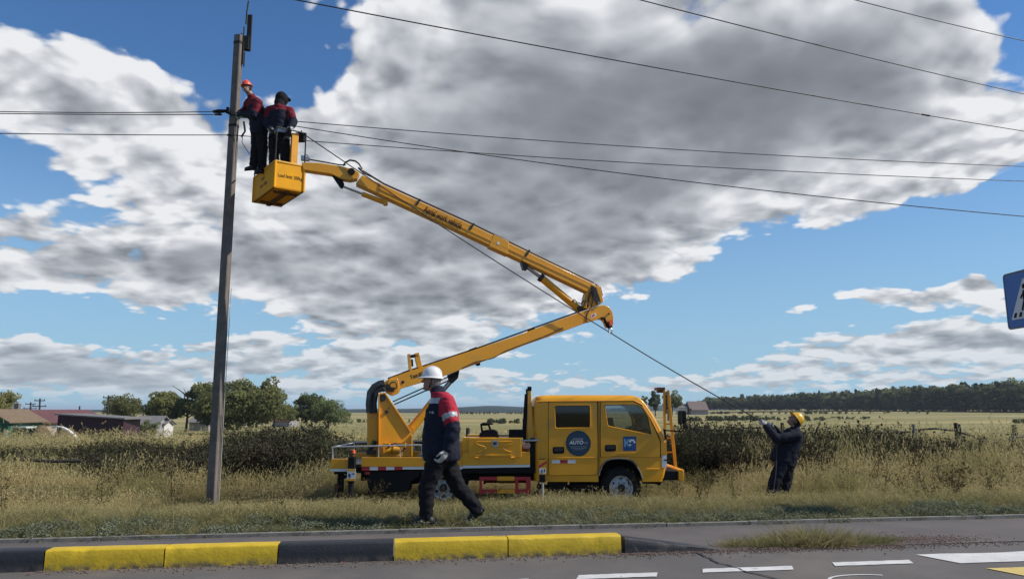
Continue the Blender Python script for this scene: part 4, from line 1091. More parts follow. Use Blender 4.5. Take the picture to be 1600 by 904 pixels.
def band(py):
    p = PO(0, py); f = (p.z - pb.z) / (pt.z - pb.z); c = pb.lerp(pt, f)
    return loft([[c2 + (c2 - V(c.x, PY_, c2.z)) * .06 for c2 in pole_ring(p.z + dz, .090 - .012 * f, .072 - .006 * f, c)] for dz in (-.03, .03)])
for py in (68, 197): part('steel_band', STEELD, pole, band(py))
for py in (112, 284): part('hole', BLK, pole, tube([PO(366 if py < 200 else 362.5, py, -.02), PO(366 if py < 200 else 362.5, py, .02)], .025, 8))
part('top_bracket', STEELD, pole, beam(PO(388, 80, .05), PO(391, 24, .05), .05, .09, V(1, 0, 0)), box(PO(385.5, 68, .04), (.11, .1, .3)))
part('top_pin', STEELD, pole, tube([PO(384.5, 38), PO(386, 18), PO(388.5, 2)], .018, 6))
part('brace_rod', STEELD, pole, tube([PO(379.5, 100), PO(380.5, 60), PO(381.8, 42)], .016, 6), tube([PO(378, 68), PO(377.5, 52)], .012, 6), beam(PO(381, 104, .02), PO(382, 82, .02), .02, .03))
GRN = mat('green_glass', (0.05, 0.22, 0.17), 0.12, var=0.1, coat=0.5)
def insulator(px, py, dy, ax=(0, 0, 1)):
    return lathe([(0, -.05), (.045, -.05), (.05, -.02), (.03, 0), (.055, .015), (.058, .04), (.03, .06), (.02, .1), (0, .1)], PO(px, py, dy), ax, 16)
part('insulator', GRN, pole, insulator(372, 182, -.12)); part('insulator', GRN, pole, insulator(379, 180, -.10))
part('insulator_hook', STEELD, pole, tube([PO(356, 176, -.1), PO(366, 179, -.14), PO(384, 181, -.1)], .02, 6), tube([PO(381, 190), PO(383, 205), PO(377, 214)], .022, 6))
part('strain_clamp', BLK, pole, tube([PO(333, 174.5, -.05), PO(342, 174, -.06), PO(352, 173.5, -.08), PO(362, 178, -.1)], [.03, .045, .035, .04], 8), box(PO(356, 170.5, -.1), (.05, .05, .07)), box(PO(341, 179, -.08), (.14, .04, .03)))
part('strain_clamp', BLK, pole, tube([PO(355, 211, -.12), PO(362, 211, -.12)], .02, 6))
part('service_cable', HOSE, pole, tube([PO(379, 212, .05), PO(378, 222, .1), PO(384, 232, .2), PO(392, 244, .4)], .008, 5))
part('pale_cable', mat('pale_cable', (0.45, 0.42, 0.36), 0.6), pole, tube([PO(341.5, 793, .0), PO(350, 640, .0), PO(361.5, 450, .0)], .007, 5))

# ------------------------------------------------------------------ wires and rope
WIRE = mat('conductor', (0.035, 0.034, 0.034), 0.6, metal=0.4)
ROPE = mat('dark_rope', (0.03, 0.028, 0.027), 0.85, var=0.3, vscale=60)
def wire(a, b, sag, r, label, ext=0.0, back=0.0, name='overhead_wire', m=WIRE, n=40, group='overhead wires'):
    a = Vector(a); b = Vector(b); d = b - a
    pts = []
    for k in range(n + 1):
        f = -back + k / n * (1 + ext + back)
        p = a + d * f; p.z -= sag * 4 * f * (1 - f)
        pts.append(p)
    o = MB().add(tube(pts, r, 6)).build(name, m, origin=a)
    tag(o, label, 'wire', group); return o
def Wp(px, py, Y): return atY(px, py, Y)
R_ = 0.0085
wire(Wp(336, 174.5, PY_ - .1), Wp(0, 174.5, 12.9), .02, R_, 'overhead wire left of the pole, upper of the close pair', ext=.9)
wire(Wp(342, 179, PY_ - .1), Wp(0, 177.5, 12.9), .01, R_, 'overhead wire left of the pole, lower of the close pair', ext=.9)
wire(Wp(356, 211, PY_ - .1), Wp(0, 208.5, 12.8), .01, R_, 'lowest overhead wire left of the pole', ext=.9)
wire(Wp(375, 182, PY_ - .1), Wp(1600, 260, 16.6), .12, R_, 'overhead wire right of the pole, uppermost of the three from the insulators', ext=.35)
wire(Wp(380, 183.5, PY_ - .1), Wp(1600, 338, 13.0), .16, R_, 'overhead wire right of the pole, falling lowest at the picture edge', ext=.35)
wire(Wp(362, 211, PY_ - .1), Wp(1600, 283, 16.4), .10, R_, 'overhead wire leaving the pole below the insulators', ext=.35)
wire(Wp(462, 0, 8.5), Wp(1600, 205, 14.0), .05, .008, 'high overhead wire starting above the basket at the top edge', ext=.35, back=.7)
wire(Wp(1000, 0, 9.5), Wp(1600, 147, 14.0), .03, .008, 'high overhead wire crossing the dark cloud at the right', ext=.4, back=1.2)
wire(Wp(1336, 0, 11.0), Wp(1600, 64, 14.0), .02, .008, 'high overhead wire in the top right corner', ext=.6, back=3.0)
for px, py, Y, (a, b) in ((1298, 164.5, 0, ((462, 0, 8.5), (1600, 205, 14.0))),):
    A = Wp(*a); Bq = Wp(*b); f = .80; p = A.lerp(Bq, f); p.z -= .05 * 4 * f * (1 - f)
    c_ = MB().add(tube([p - (Bq - A).normalized() * .1, p + (Bq - A).normalized() * .1], .016, 6)).build('wire_joint', STEELD, bpy.data.objects['overhead_wire.006'])
ring_p = B(953.5, 519.5, .2)
rope_pts = []
seg1 = (K(.96, .02, RH - .02), ring_p); seg2 = (ring_p, atY(1190, 657.5, 13.38))
for k in range(26):
    f = k / 25; p = seg1[0].lerp(seg1[1], f); p.z -= .08 * 4 * f * (1 - f); p.y -= .12 * 4 * f * (1 - f); rope_pts.append(p)
for k in range(1, 16):
    f = k / 15; p = seg2[0].lerp(seg2[1], f); p.z -= .03 * 4 * f * (1 - f); rope_pts.append(p)
rope_pts += [atY(1198, 661, 13.40), atY(1206, 663.5, 13.42), atY(1212, 672, 13.30), atY(1214, 700, 13.18), atY(1212, 740, 13.12), atY(1207, 775, 13.05)]
tag(MB().add(tube(rope_pts, .011, 6)).build('pull_rope', ROPE, origin=rope_pts[-1]), 'dark rope running from the basket through the boom ring to the pulling man', 'rope')

# ------------------------------------------------------------------ pedestrian crossing sign
SGB = mat('sign_blue', (0.006, 0.12, 0.42), 0.35, var=0.05, spec=0.5)
SGR = mat('sign_rim', (0.22, 0.25, 0.27), 0.5, metal=0.4)
S0 = V(6.70, 9.92, 0); sz_t = atY(1569, 430, 9.92).z; SW = 0.74
sd_ = V(0.03, -1, 0).normalized(); sn = V(-1, -0.03, 0).normalized()
sgn = empty('road_sign', (S0 + sd_ * (SW / 2) + V(.05, 0, 0)).to_2d().to_3d() + V(0, 0, -.05))
tag(sgn, 'blue square pedestrian crossing sign at the right edge', 'road sign')
RS = rot3(sd_, V(0, 0, 1))
def SP_(u, v, o=0.0): return S0 + sd_ * u + V(0, 0, sz_t - SW + v) + sn * o
sq_ = rounded([(0, 0), (SW, 0), (SW, SW), (0, SW)], .05, 5)
part('back_plate', SGR, sgn, prism([SP_(u, v, 0) for u, v in sq_], -sn * .02))
inn = rounded([(.016, .016), (SW - .016, .016), (SW - .016, SW - .016), (.016, SW - .016)], .045, 5)
pn = part('panel', SGB, sgn, prism([SP_(u, v, .002) for u, v in inn], sn * .004))
part('rim', SGR, sgn, tube([SP_(u, v, .004) for u, v in sq_ + sq_[:2]], .009, 6))
tri = rounded([(.075, .115), (SW - .075, .115), (SW / 2, SW - .085)], .03, 4)
part('white_triangle', mat('sign_white', (0.62, 0.64, 0.66), 0.45), pn, prism([SP_(u, v, .007) for u, v in tri], sn * .002))
for k in range(5):
    u0 = .125 + k * .098
    part('crossing_bar', BLK, pn, prism([SP_(u, v, .0095) for u, v in ((u0, .14), (u0 + .05, .14), (u0 + .075, .2), (u0 + .03, .2))], sn * .002))
fig = [((.37, .48), (.36, .36), .035), ((.36, .36), (.30, .22), .02), ((.36, .36), (.42, .30), .02), ((.42, .30), (.44, .22), .018), ((.365, .46), (.29, .38), .015), ((.375, .46), (.44, .40), .015)]
part('walking_figure', BLK, pn, *[beam(SP_(a[0], a[1], .011), SP_(b[0], b[1], .011), w * 1.6, .003, sn) for a, b, w in fig], lathe([(0, 0), (.035, 0), (.035, .003), (0, .003)], SP_(.372, .53, .0095), sn, 12))
part('post', mat('galvanised', (0.3, 0.3, 0.3), 0.45, metal=0.8, var=.15), sgn, tube([SP_(SW / 2, SW + .05, -.05).to_2d().to_3d() + V(0, 0, -.1), SP_(SW / 2, SW + .02, -.05)], .03, 12))

# ------------------------------------------------------------------ people
SKIN = mat('skin', (0.30, 0.155, 0.105), 0.55, var=0.12, vscale=30)
NAVY = mat('navy_cloth', (0.012, 0.015, 0.027), 0.85, var=0.25, vscale=8, bump=0.25, bscale=25, spec=0.2)
NAVY2 = mat('dark_blue_cloth', (0.010, 0.012, 0.022), 0.85, var=0.3, vscale=8, bump=0.25, bscale=25, spec=0.2)
BLKC = mat('black_cloth', (0.009, 0.009, 0.011), 0.85, var=0.3, vscale=8, bump=0.25, bscale=25, spec=0.2)
REDC = mat('red_cloth', (0.36, 0.022, 0.04), 0.8, var=0.18, vscale=8, bump=0.2, bscale=25, spec=0.2)
MARC = mat('maroon_cloth', (0.15, 0.016, 0.024), 0.85, var=0.2, vscale=8, spec=0.2)
REFL = mat('reflective_tape', (0.36, 0.38, 0.40), 0.4, var=0.1)
BOOT = mat('boot_leather', (0.014, 0.013, 0.013), 0.55, var=0.3, vscale=20, bump=.2)
GLOVE = mat('pale_glove', (0.38, 0.37, 0.35), 0.9, var=0.15, vscale=25)
GLOVD = mat('dark_glove', (0.02, 0.02, 0.02), 0.9, var=0.15)
HAIRG = mat('grey_hair', (0.16, 0.15, 0.14), 0.8, var=0.3, vscale=60)
HAIRD = mat('dark_hair', (0.02, 0.016, 0.013), 0.8)
EYE = mat('eye', (0.02, 0.018, 0.015), 0.3)
HW = mat('white_helmet_plastic', (0.74, 0.73, 0.70), 0.35, var=0.04, coat=.2)
HY = mat('yellow_helmet_plastic', (0.72, 0.42, 0.02), 0.35, var=0.05, coat=.2)
HO = mat('orange_helmet_plastic', (0.62, 0.075, 0.03), 0.4, var=0.05, coat=.2)

def capsule(a, b, ra, rb, seg=12):
    a = Vector(a); b = Vector(b); d = b - a; L = max(d.length, 1e-5)
    prof = [(0.001, -ra)] + [(ra * math.sin(t), -ra * math.cos(t)) for t in (.4, .8, 1.2)] + [(ra, 0), ((ra + rb) / 2, L / 2), (rb, L)] + [(rb * math.cos(t), L + rb * math.sin(t)) for t in (.4, .8, 1.2)] + [(0.001, L + rb)]
    return lathe(prof, a, d if d.length > 1e-5 else V(0, 0, 1), seg, cap=True)
def ellipsoid(c, X_, Y_, Z_, seg=14, rg=9):
    vs, fs = [], []; c = Vector(c)
    rings = []
    for i in range(rg + 1):
        t = -PI / 2 + PI * (i + .0) / rg
        r = max(math.cos(t), .02)
        rings.append([c + X_ * (r * math.cos(2 * PI * k / seg)) + Y_ * (r * math.sin(2 * PI * k / seg)) + Z_ * math.sin(t) for k in range(seg)])
    return loft(rings)
def remesh(shapes, voxel, smooth=4, wr=0.0, wscale=9.0, seed=0.0):
    mb = MB()
    for s in shapes: mb.add(s)
    o = mb.build('tmp', [], smooth=False)
    md = o.modifiers.new('r', 'REMESH'); md.mode = 'VOXEL'; md.voxel_size = voxel; md.use_smooth_shade = True
    ms = o.modifiers.new('s', 'SMOOTH'); ms.factor = .5; ms.iterations = smooth
    me = evaluated(o)
    bpy.data.objects.remove(o)
    if wr:
        n_ = len(me.vertices)
        co = np.empty(n_ * 3, 'f'); no = np.empty(n_ * 3, 'f')
        me.vertices.foreach_get('co', co); me.vertex_normals.foreach_get('vector', no)
        co = co.reshape(-1, 3); no = no.reshape(-1, 3)
        w = [mnoise.noise((x * wscale + seed, y * wscale, z * wscale * 1.7)) + .6 * mnoise.noise((x * wscale * 2.3, y * wscale * 2.3 + seed, z * wscale * 4.5)) for x, y, z in co.tolist()]
        co = co + no * (np.array(w, 'f')[:, None] * wr)
        me.vertices.foreach_set('co', co.ravel().astype('f'))
    return me
def link_mesh(name, me, mats, parent, fn=None):
    me.name = name
    me.materials.clear()
    for m in (mats if isinstance(mats, (list, tuple)) else [mats]): me.materials.append(m)
    if fn:
        for p in me.polygons: p.material_index = fn(p.center)
    off = top_of(parent).location
    me.transform(Matrix.Translation(-off)); me.shade_smooth()
    o = bpy.data.objects.new(name, me); COL.objects.link(o); o.parent = parent
    return o
def bone_t(p, a, b):
    d = b - a; t = max(0, min(1, (p - a).dot(d) / d.length_squared)); return t, (p - (a + d * t)).length
def hand_shapes(wr, dr, pn, sc=1.0, curl=0.6, thick=1.0, side=1):
    """palm and five fingers; dr = direction of the hand, pn = the way the palm faces"""
    dr = dr.normalized(); pn = (pn - dr * pn.dot(dr)).normalized(); lt = dr.cross(pn) * side
    out = []
    palm = wr + dr * (.05 * sc)
    out.append(ellipsoid(palm, lt * (.042 * sc), pn * (.020 * sc * thick), dr * (.055 * sc)))
    out.append(capsule(wr - dr * .03, wr + dr * .02, .03 * sc, .03 * sc, 10))
    for k, (o, ln) in enumerate(((-.030, .070), (-.010, .080), (.011, .074), (.031, .058))):
        b0 = wr + dr * (.088 * sc) + lt * (o * sc)
        d1 = (dr * math.cos(curl * .6) + pn * math.sin(curl * .6)).normalized(); d2 = (dr * math.cos(curl * 1.9) + pn * math.sin(curl * 1.9)).normalized()
        m1 = b0 + d1 * (ln * .55 * sc); e1 = m1 + d2 * (ln * .5 * sc)
        r = .0095 * sc * (thick * .5 + .5)
        out += [capsule(b0 - dr * .02, m1, r, r * .95, 8), capsule(m1, e1, r * .95, r * .8, 8)]
    b0 = wr + dr * (.03 * sc) - lt * (.032 * sc); m1 = b0 + (dr * .6 - lt * .7 + pn * .35).normalized() * .04 * sc; e1 = m1 + (dr * .85 - lt * .1 + pn * .5).normalized() * .035 * sc
    out += [capsule(b0, m1, .0125 * sc, .011 * sc, 8), capsule(m1, e1, .011 * sc, .009 * sc, 8)]
    return out
def head_shapes(c, up, fw, neck, hk=1.0):
    up = up.normalized(); fw = (fw - up * fw.dot(up)).normalized(); lt = up.cross(fw)
    def h(l, f, u): return c + (lt * l + fw * f + up * u) * hk
    return [ellipsoid(c, lt * .076 * hk, fw * .097 * hk, up * .112 * hk), ellipsoid(h(0, .032, -.062), lt * .056, fw * .062, up * .058),
            capsule(h(0, .094, .012), h(0, .112, -.022), .011, .016, 8), capsule(h(-.04, .082, .03), h(.04, .082, .03), .013, .013, 8),
            ellipsoid(h(.078, -.005, -.01), lt * .011, fw * .022, up * .032), ellipsoid(h(-.078, -.005, -.01), lt * .011, fw * .022, up * .032),
            capsule(h(-.018, .090, -.058), h(.018, .090, -.058), .009, .009, 8), ellipsoid(h(0, .076, -.098), lt * .024, fw * .022, up * .02),
            capsule(h(0, -.015, -.06), neck, .058, .064)], h
def helmet(name, m, parent, c, up, fw, peak=.05, S=.84):
    up = up.normalized(); fw = (fw - up * fw.dot(up)).normalized(); lt = up.cross(fw)
    o = c + up * .034; seg = 36; rings = []; peak *= S
    def ring(rl, rf, u, pk=0.0, wv=0.0):
        out = []
        for k in range(seg):
            a = 2 * PI * k / seg
            fx = math.cos(a); lx = math.sin(a)
            ext = pk * max(0, fx) ** 2.2
            out.append(o + fw * (fx * rf * S + ext) + lt * (lx * rl * S) + up * (u * S - .25 * ext + wv * (.004 if abs(lx) < .2 else 0)))
        return out
    rings.append(ring(.105, .125, .004)); rings.append(ring(.118, .138, -.002, peak * .6)); rings.append(ring(.142, .160, -.006, peak)); rings.append(ring(.143, .161, .002, peak)); rings.append(ring(.124, .143, .014, peak * .15))
    for t in (12, 25, 38, 50, 62, 73, 82, 88):
        a = math.radians(t); rings.append(ring(.122 * math.cos(a) ** .82, .140 * math.cos(a) ** .82, .014 + .145 * math.sin(a), 0, 1))
    hm = MB().add(loft(rings)).build(name, m, parent, angle=35)
    for s in (-.035, 0, .035):
        pts = []
        for t in range(-62, 63, 12):
            a = math.radians(t); k = math.cos(s / .13)
            pts.append(o + fw * (.138 * S * math.sin(a)) + lt * s + up * S * (.016 + .142 * math.cos(a) * k))
        MB().add(tube(pts, .007 if s else .010, 6)).build('helmet_ridge', m, hm)
    MB().add(tube([o + lt * .105 - up * .0, c + lt * .08 - up * .05 + fw * .02, c - up * .122 + fw * .05, c - lt * .08 - up * .05 + fw * .02, o - lt * .105], .005, 5)).build('chin_strap', BLKC, hm)
    return hm
def boot(parent, an, heel, toe, m=BOOT, up=V(0, 0, 1)):
    d = (toe - heel).normalized()
    sh = [capsule(an + (an - heel) * .35, an.lerp(heel, .6), .062, .055, 10), capsule(heel + up * .045, toe + up * .035, .046, .042, 12), capsule(heel.lerp(toe, .4) + up * .055, toe - d * .05 + up * .045, .05, .045, 12)]
    b = link_mesh('boot', remesh(sh, .014, 3), m, parent)
    lt = d.cross(up).normalized()
    sole = [heel - d * .055 + lt * .034, heel - d * .055 - lt * .034, heel.lerp(toe, .45) - lt * .036, toe - lt * .042, toe + d * .04 - lt * .02, toe + d * .04 + lt * .02, toe + lt * .042, heel.lerp(toe, .45) + lt * .036]
    MB().add(prism(sole, up * .028)).build('sole', RUB, b, bevel=.005)
    return b
def torso_rings(rows, lat):
    out = []
    for i, (c, hl, hd) in enumerate(rows):
        a = rows[max(0, i - 1)][0]; b = rows[min(len(rows) - 1, i + 1)][0]
        sp = (b - a).normalized(); dp = sp.cross(lat).normalized(); l2 = dp.cross(sp).normalized()
        out.append([c + l2 * (hl * abs(math.cos(2 * PI * k / 20)) ** .85 * (1 if math.cos(2 * PI * k / 20) > 0 else -1)) + dp * (hd * math.sin(2 * PI * k / 20)) for k in range(20)])
    return out

def person(base, label, J, lat, fw, jk_mats, jk_fn, tr_mat, helmet_mat=None, glove=None, hair=None, sleeve=(.088, .072, .06), tors=None, leg=(.108, .088, .078), voxel=.017, hands=None, hood=False, name='person', seed=0.0, hair_m=HAIRG, gsc=1.12, bvox=.011, hS=.84, hk=1.0):
    root = empty(name, base)
    tag(root, label, 'person')
    hup, hfw = J['hup'], J['hfw']
    hs, h = head_shapes(J['head'], hup, hfw, J['neck'], hk)
    body = list(hs)
    # slim body under the clothes, so that the figure is one continuous surface
    body.append(loft(torso_rings([(c, hl * .78, hd * .74) for c, hl, hd in tors], lat)))
    for s in 'LR':
        sh, el, wr = J['sh' + s], J['el' + s], J['wr' + s]
        body += [capsule(J['neck'], sh, .06, .055), capsule(sh, el, .052, .042), capsule(el, wr, .042, .030)]
        body += [capsule(J['hip' + s], J['kn' + s], .085, .058), capsule(J['kn' + s], J['an' + s], .055, .042), capsule(J['pelvis'], J['hip' + s], .1, .09)]
        if not glove:
            hd_, hn_ = hands[s]; body += hand_shapes(wr, hd_, hn_, 1.0, .8, side=1 if s == 'L' else -1)
    b = link_mesh('body', remesh(body, bvox, 2), SKIN, root)
    for s in (-1, 1):
        MB().add(ellipsoid(h(s * .031, .083, .008), V(.011, 0, 0), V(0, .011, 0), V(0, 0, .009), 8, 6)).build('eye', EYE, b)
    if hair: link_mesh('hair', remesh([ellipsoid(h(0, -.018, -.004), (up_ := hup.normalized()).cross(hfw).normalized() * .082, hfw.normalized() * .092, up_ * .106)], .012, 1, .002, 60), hair_m, b)
    # jacket
    jk = [loft(torso_rings(tors, lat))]
    for s in 'LR':
        sh, el, wr = J['sh' + s], J['el' + s], J['wr' + s]
        jk += [capsule(J['neck'] - V(0, 0, .03), sh, .085, sleeve[0]), capsule(sh, el, sleeve[0], sleeve[1]), capsule(el, el.lerp(wr, .9), sleeve[1] * 1.03, sleeve[2])]
    jk.append(capsule(J['neck'] - (J['head'] - J['neck']).normalized() * .03, J['neck'] + (J['head'] - J['neck']).normalized() * .035, .088, .080))
    jo = link_mesh('jacket', remesh(jk, voxel, 2, .014, 8.5, seed), jk_mats, root, jk_fn)
    # trousers
    tr = []
    for s in 'LR':
        tr += [capsule(J['pelvis'], J['hip' + s], .13, .12), capsule(J['hip' + s], J['kn' + s], leg[0] * 1.05, leg[1]), capsule(J['kn' + s], J['an' + s], leg[1], leg[2])]
    link_mesh('trousers', remesh(tr, voxel, 2, .015, 9.5, seed + 3), tr_mat, root)
    for s in 'LR': boot(root, J['an' + s], J['he' + s], J['to' + s], up=J.get('fup' + s, V(0, 0, 1)))
    if glove:
        for s in 'LR':
            hd_, hn_ = hands[s]
            link_mesh('glove', remesh(hand_shapes(J['wr' + s], hd_, hn_, gsc, .9, 1.3, side=1 if s == 'L' else -1), .0075, 2), glove, root)
    if helmet_mat: helmet('helmet', helmet_mat, root, J['head'], J.get('helup', hup), hfw, S=hS)
    if hood:
        hd = [ellipsoid(h(0, -.012, .0), hup.normalized().cross(hfw).normalized() * .125, hfw.normalized() * .135, hup.normalized() * .155), capsule(h(0, -.03, -.08), J['neck'], .11, .11), ellipsoid(h(0, .10, .045), hup.normalized().cross(hfw).normalized() * .085, hfw.normalized() * .07, hup.normalized() * .03)]
        ho = link_mesh('hood', remesh(hd, .014, 3, .006, 12), BLKC, jo)
    return root

# --- the man walking past in front
WY = 8.72
def W_(px, py, dy=0.0): return atY(px, py, WY + dy)
gz = ground_z(-1.0, 8.65)
J = dict(pelvis=W_(689, 708), neck=W_(684, 613), head=W_(675, 594.5), hup=V(.10, 0, 1), hfw=V(-1, -.12, -.10), helup=V(.06, 0, 1),
         shL=W_(699, 630, -.19), elL=W_(708.5, 669, -.25), wrL=W_(698, 701, -.26), shR=W_(695, 630, .19), elR=W_(690, 667, .25), wrR=W_(672, 694, .24),
         hipL=W_(685, 713, -.10), knL=W_(667, 760, -.11), anL=W_(666, 804, -.10), heL=W_(673, 819, -.10), toL=W_(648, 820, -.10),
         hipR=W_(694, 713, .09), knR=W_(715, 759, .10), anR=W_(744, 793, .10), heR=W_(752.5, 801, .10), toR=W_(735, 817, .10), fupR=V(-.62, 0, .78))
lat = V(0, -1, 0); fw = V(-1, 0, 0)
tors = [(W_(690, 719), .215, .215), (W_(690, 712), .225, .222), (W_(689, 695), .222, .218), (W_(689, 675), .215, .212), (W_(690, 655), .21, .20), (W_(691, 638), .205, .18), (W_(690, 625), .185, .145), (W_(687, 616), .12, .10)]
def jk_walk(p):
    best = None
    for s in 'LR':
        t, d = bone_t(p, J['sh' + s], J['el' + s]); t2, d2 = bone_t(p, J['el' + s], J['wr' + s])
        dd = min(d, d2); tt = t if d <= d2 else 1 + t2
        if best is None or dd < best[0]: best = (dd, tt)
    dz = p.z
    if dz > W_(684, 612).z: return 0
    if best[0] < .098 and abs(p.y - WY) > .12:
        t = best[1]
        if .40 < t < .60: return 2
        return 1 if t < .80 else 0
    zt1, zt2 = W_(690, 621).z, W_(690, 630).z
    if zt2 < dz < zt1 and p.x < W_(693, 620).x: return 2
    if p.x < W_(688, 640).x: return 1 if dz >= zt1 else 0
    return 1 if dz > W_(700, 650).z else 0
walker = person(V(-.98, 8.68, gz), 'man in white hard hat walking left past the truck, navy and red jacket', J, lat, fw, [NAVY, REDC, REFL], jk_walk, BLKC, HW, GLOVE, True,
                tors=tors, hands={'L': (W_(691, 718, -.27) - J['wrL'], V(-1, .3, 0)), 'R': (V(-.4, 0, -1), V(-1, -.2, 0))}, sleeve=(.092, .083, .066), leg=(.122, .094, .083), voxel=.015, seed=2.0, gsc=1.3, bvox=.009)
part('jacket_logo', REFL, walker, lathe([(0, 0), (.016, 0), (.014, .004), (0, .004)], W_(676, 644, -.185), V(-.4, -1, 0), 10), lathe([(0, 0), (.010, 0), (.009, .004), (0, .004)], W_(672, 643.5, -.165), V(-.5, -1, 0), 10))

# --- the man pulling the rope
QY = 13.4
def Q_(px, py, dy=0.0): return atY(px, py, QY + dy)
J = dict(pelvis=Q_(1227, 722), neck=Q_(1243, 670), head=Q_(1241.5, 656.5), hup=V(.66, 0, .75), hfw=V(-.75, 0, .66), helup=V(.86, 0, .5),
         shL=Q_(1245, 680, -.2), elL=Q_(1213, 685, -.24), wrL=Q_(1197, 665, -.05), shR=Q_(1243, 678, .2), elR=Q_(1219, 682, .26), wrR=Q_(1207, 666.5, .07),
         hipL=Q_(1222, 724, -.10), knL=Q_(1211, 750, -.13), anL=Q_(1203, 780, -.12), heL=Q_(1205, 787, -.12), toL=Q_(1190, 788, -.14),
         hipR=Q_(1231, 724, .09), knR=Q_(1228, 752, .12), anR=Q_(1222, 779, .13), heR=Q_(1226, 786, .13), toR=Q_(1211, 787, .12))
tors = [(Q_(1221, 724), .215, .225), (Q_(1223, 718), .22, .235), (Q_(1227, 706), .21, .22), (Q_(1232, 694), .205, .21), (Q_(1237, 684), .20, .19), (Q_(1241, 676), .18, .155), (Q_(1243, 671), .12, .10)]
puller = person(V(J['anR'].x - .1, QY, ground_z(J['anR'].x, QY)), 'man in yellow hard hat leaning back and hauling on the rope, dark work clothes', J, V(0, -1, 0), V(-1, 0, 0), [NAVY2], None, NAVY2, HY, GLOVE, True,
                tors=tors, hands={'L': (Q_(1188, 656.5, .0) - J['wrL'], V(.2, 1, -.3)), 'R': (Q_(1198, 660.5, .0) - J['wrR'], V(.2, -1, -.3))}, sleeve=(.092, .08, .064), leg=(.115, .10, .092), voxel=.018, seed=7.0, hair_m=HAIRD)

# --- two men in the basket
def reach_Y(px, py, z):
    p = atZ(px, py, z); return p.y
AY = 14.02
def A_(px, py, dy=0.0): return atY(px, py, AY + dy)
f1 = V(-.75, -.66, 0); l1 = V(.66, -.75, 0)
J = dict(pelvis=A_(405, 206), neck=A_(394, 154), head=A_(386, 137.5, -.08), hup=V(-.22, -.1, 1), hfw=V(-.18, -1, -.25), helup=V(-.15, -.02, 1),
         shL=A_(404, 161, -.17), elL=A_(396, 180, -.22), wrL=A_(380, 178, .12), shR=A_(388, 160, .02), elR=A_(382, 174, .26), wrR=A_(374, 176, .50),
         hipL=A_(409, 208, -.08), knL=A_(411, 236, -.06), anL=A_(409, 264, .0), heL=A_(411, 270, .02), toL=A_(400, 272, -.08),
         hipR=A_(401, 208, .06), knR=A_(399, 235, .02), anR=A_(396.5, 258, .05), heR=A_(398.5, 265.5, .08), toR=A_(385, 266.5, -.04))
tors = [(A_(405, 212), .18, .15), (A_(405, 205), .19, .16), (A_(404, 194), .195, .165), (A_(402, 180), .2, .165), (A_(399, 168), .195, .15), (A_(396, 159), .165, .12), (A_(394, 155), .1, .09)]
J1 = J
def jk_up(p):
    for s in 'LR':
        t, d = bone_t(p, J['sh' + s], J['el' + s])
        if d < .096 and t > .05: return 1 if t < .75 else 0
    zc = (p.z - tors[0][0].z) / (tors[-1][0].z - tors[0][0].z)
    if zc > .78: return 1
    if .08 < zc < .17: return 2 if J is not J1 else 0
    return 0
w1 = person(V(J['anL'].x, AY, ZB + .03), 'man in orange hard hat in the basket, hugging the pole', J, l1, f1, [NAVY, MARC, REFL], jk_up, BLKC, HO, GLOVD, True,
            tors=tors, hands={'L': (V(-1, .1, .05), V(.2, 1, 0)), 'R': (V(-.9, -.2, .1), V(.2, -1, 0))}, sleeve=(.085, .075, .058), leg=(.105, .092, .082), voxel=.018, seed=11.0, hair_m=HAIRD, hS=.76, hk=.92)
CY_ = 13.86
def C_(px, py, dy=0.0): return atY(px, py, CY_ + dy)
f2 = V(.5, .86, 0); l2 = V(-.86, .5, 0)
J = dict(pelvis=C_(436, 213), neck=C_(437, 166), head=C_(441, 155.5, .05), hup=V(.18, .1, 1), hfw=V(.85, .5, -.35),
         shL=C_(420, 173, .08), elL=C_(416, 191, .02), wrL=C_(424, 203, -.18), shR=C_(453, 174, -.04), elR=C_(459, 191, -.10), wrR=C_(452, 203, -.25),
         hipL=C_(429, 214, .06), knL=C_(428, 243, .05), anL=C_(428, 278, .05), heL=C_(427, 285, .0), toL=C_(431, 286, .18),
         hipR=C_(443, 214, -.02), knR=C_(446, 243, .0), anR=C_(447, 278, .02), heR=C_(446, 285, -.03), toR=C_(450, 286, .15))
tors = [(C_(436, 215), .205, .16), (C_(436, 209), .21, .165), (C_(436, 197), .215, .17), (C_(436, 184), .22, .17), (C_(436, 175), .205, .15), (C_(437, 168), .16, .12), (C_(437, 165), .1, .09)]
w2 = person(V(J['anL'].x, CY_, ZB + .03), 'man in black hood standing in the basket with his back turned', J, l2, f2, [NAVY, MARC, REFL], jk_up, BLKC, None, GLOVD, True,
            tors=tors, hands={'L': (V(.5, .3, -.5), V(0, 0, -1)), 'R': (V(-.2, .6, -.5), V(0, 0, -1))}, sleeve=(.09, .078, .06), leg=(.112, .1, .09), voxel=.018, hood=True, seed=15.0, hair_m=HAIRD)

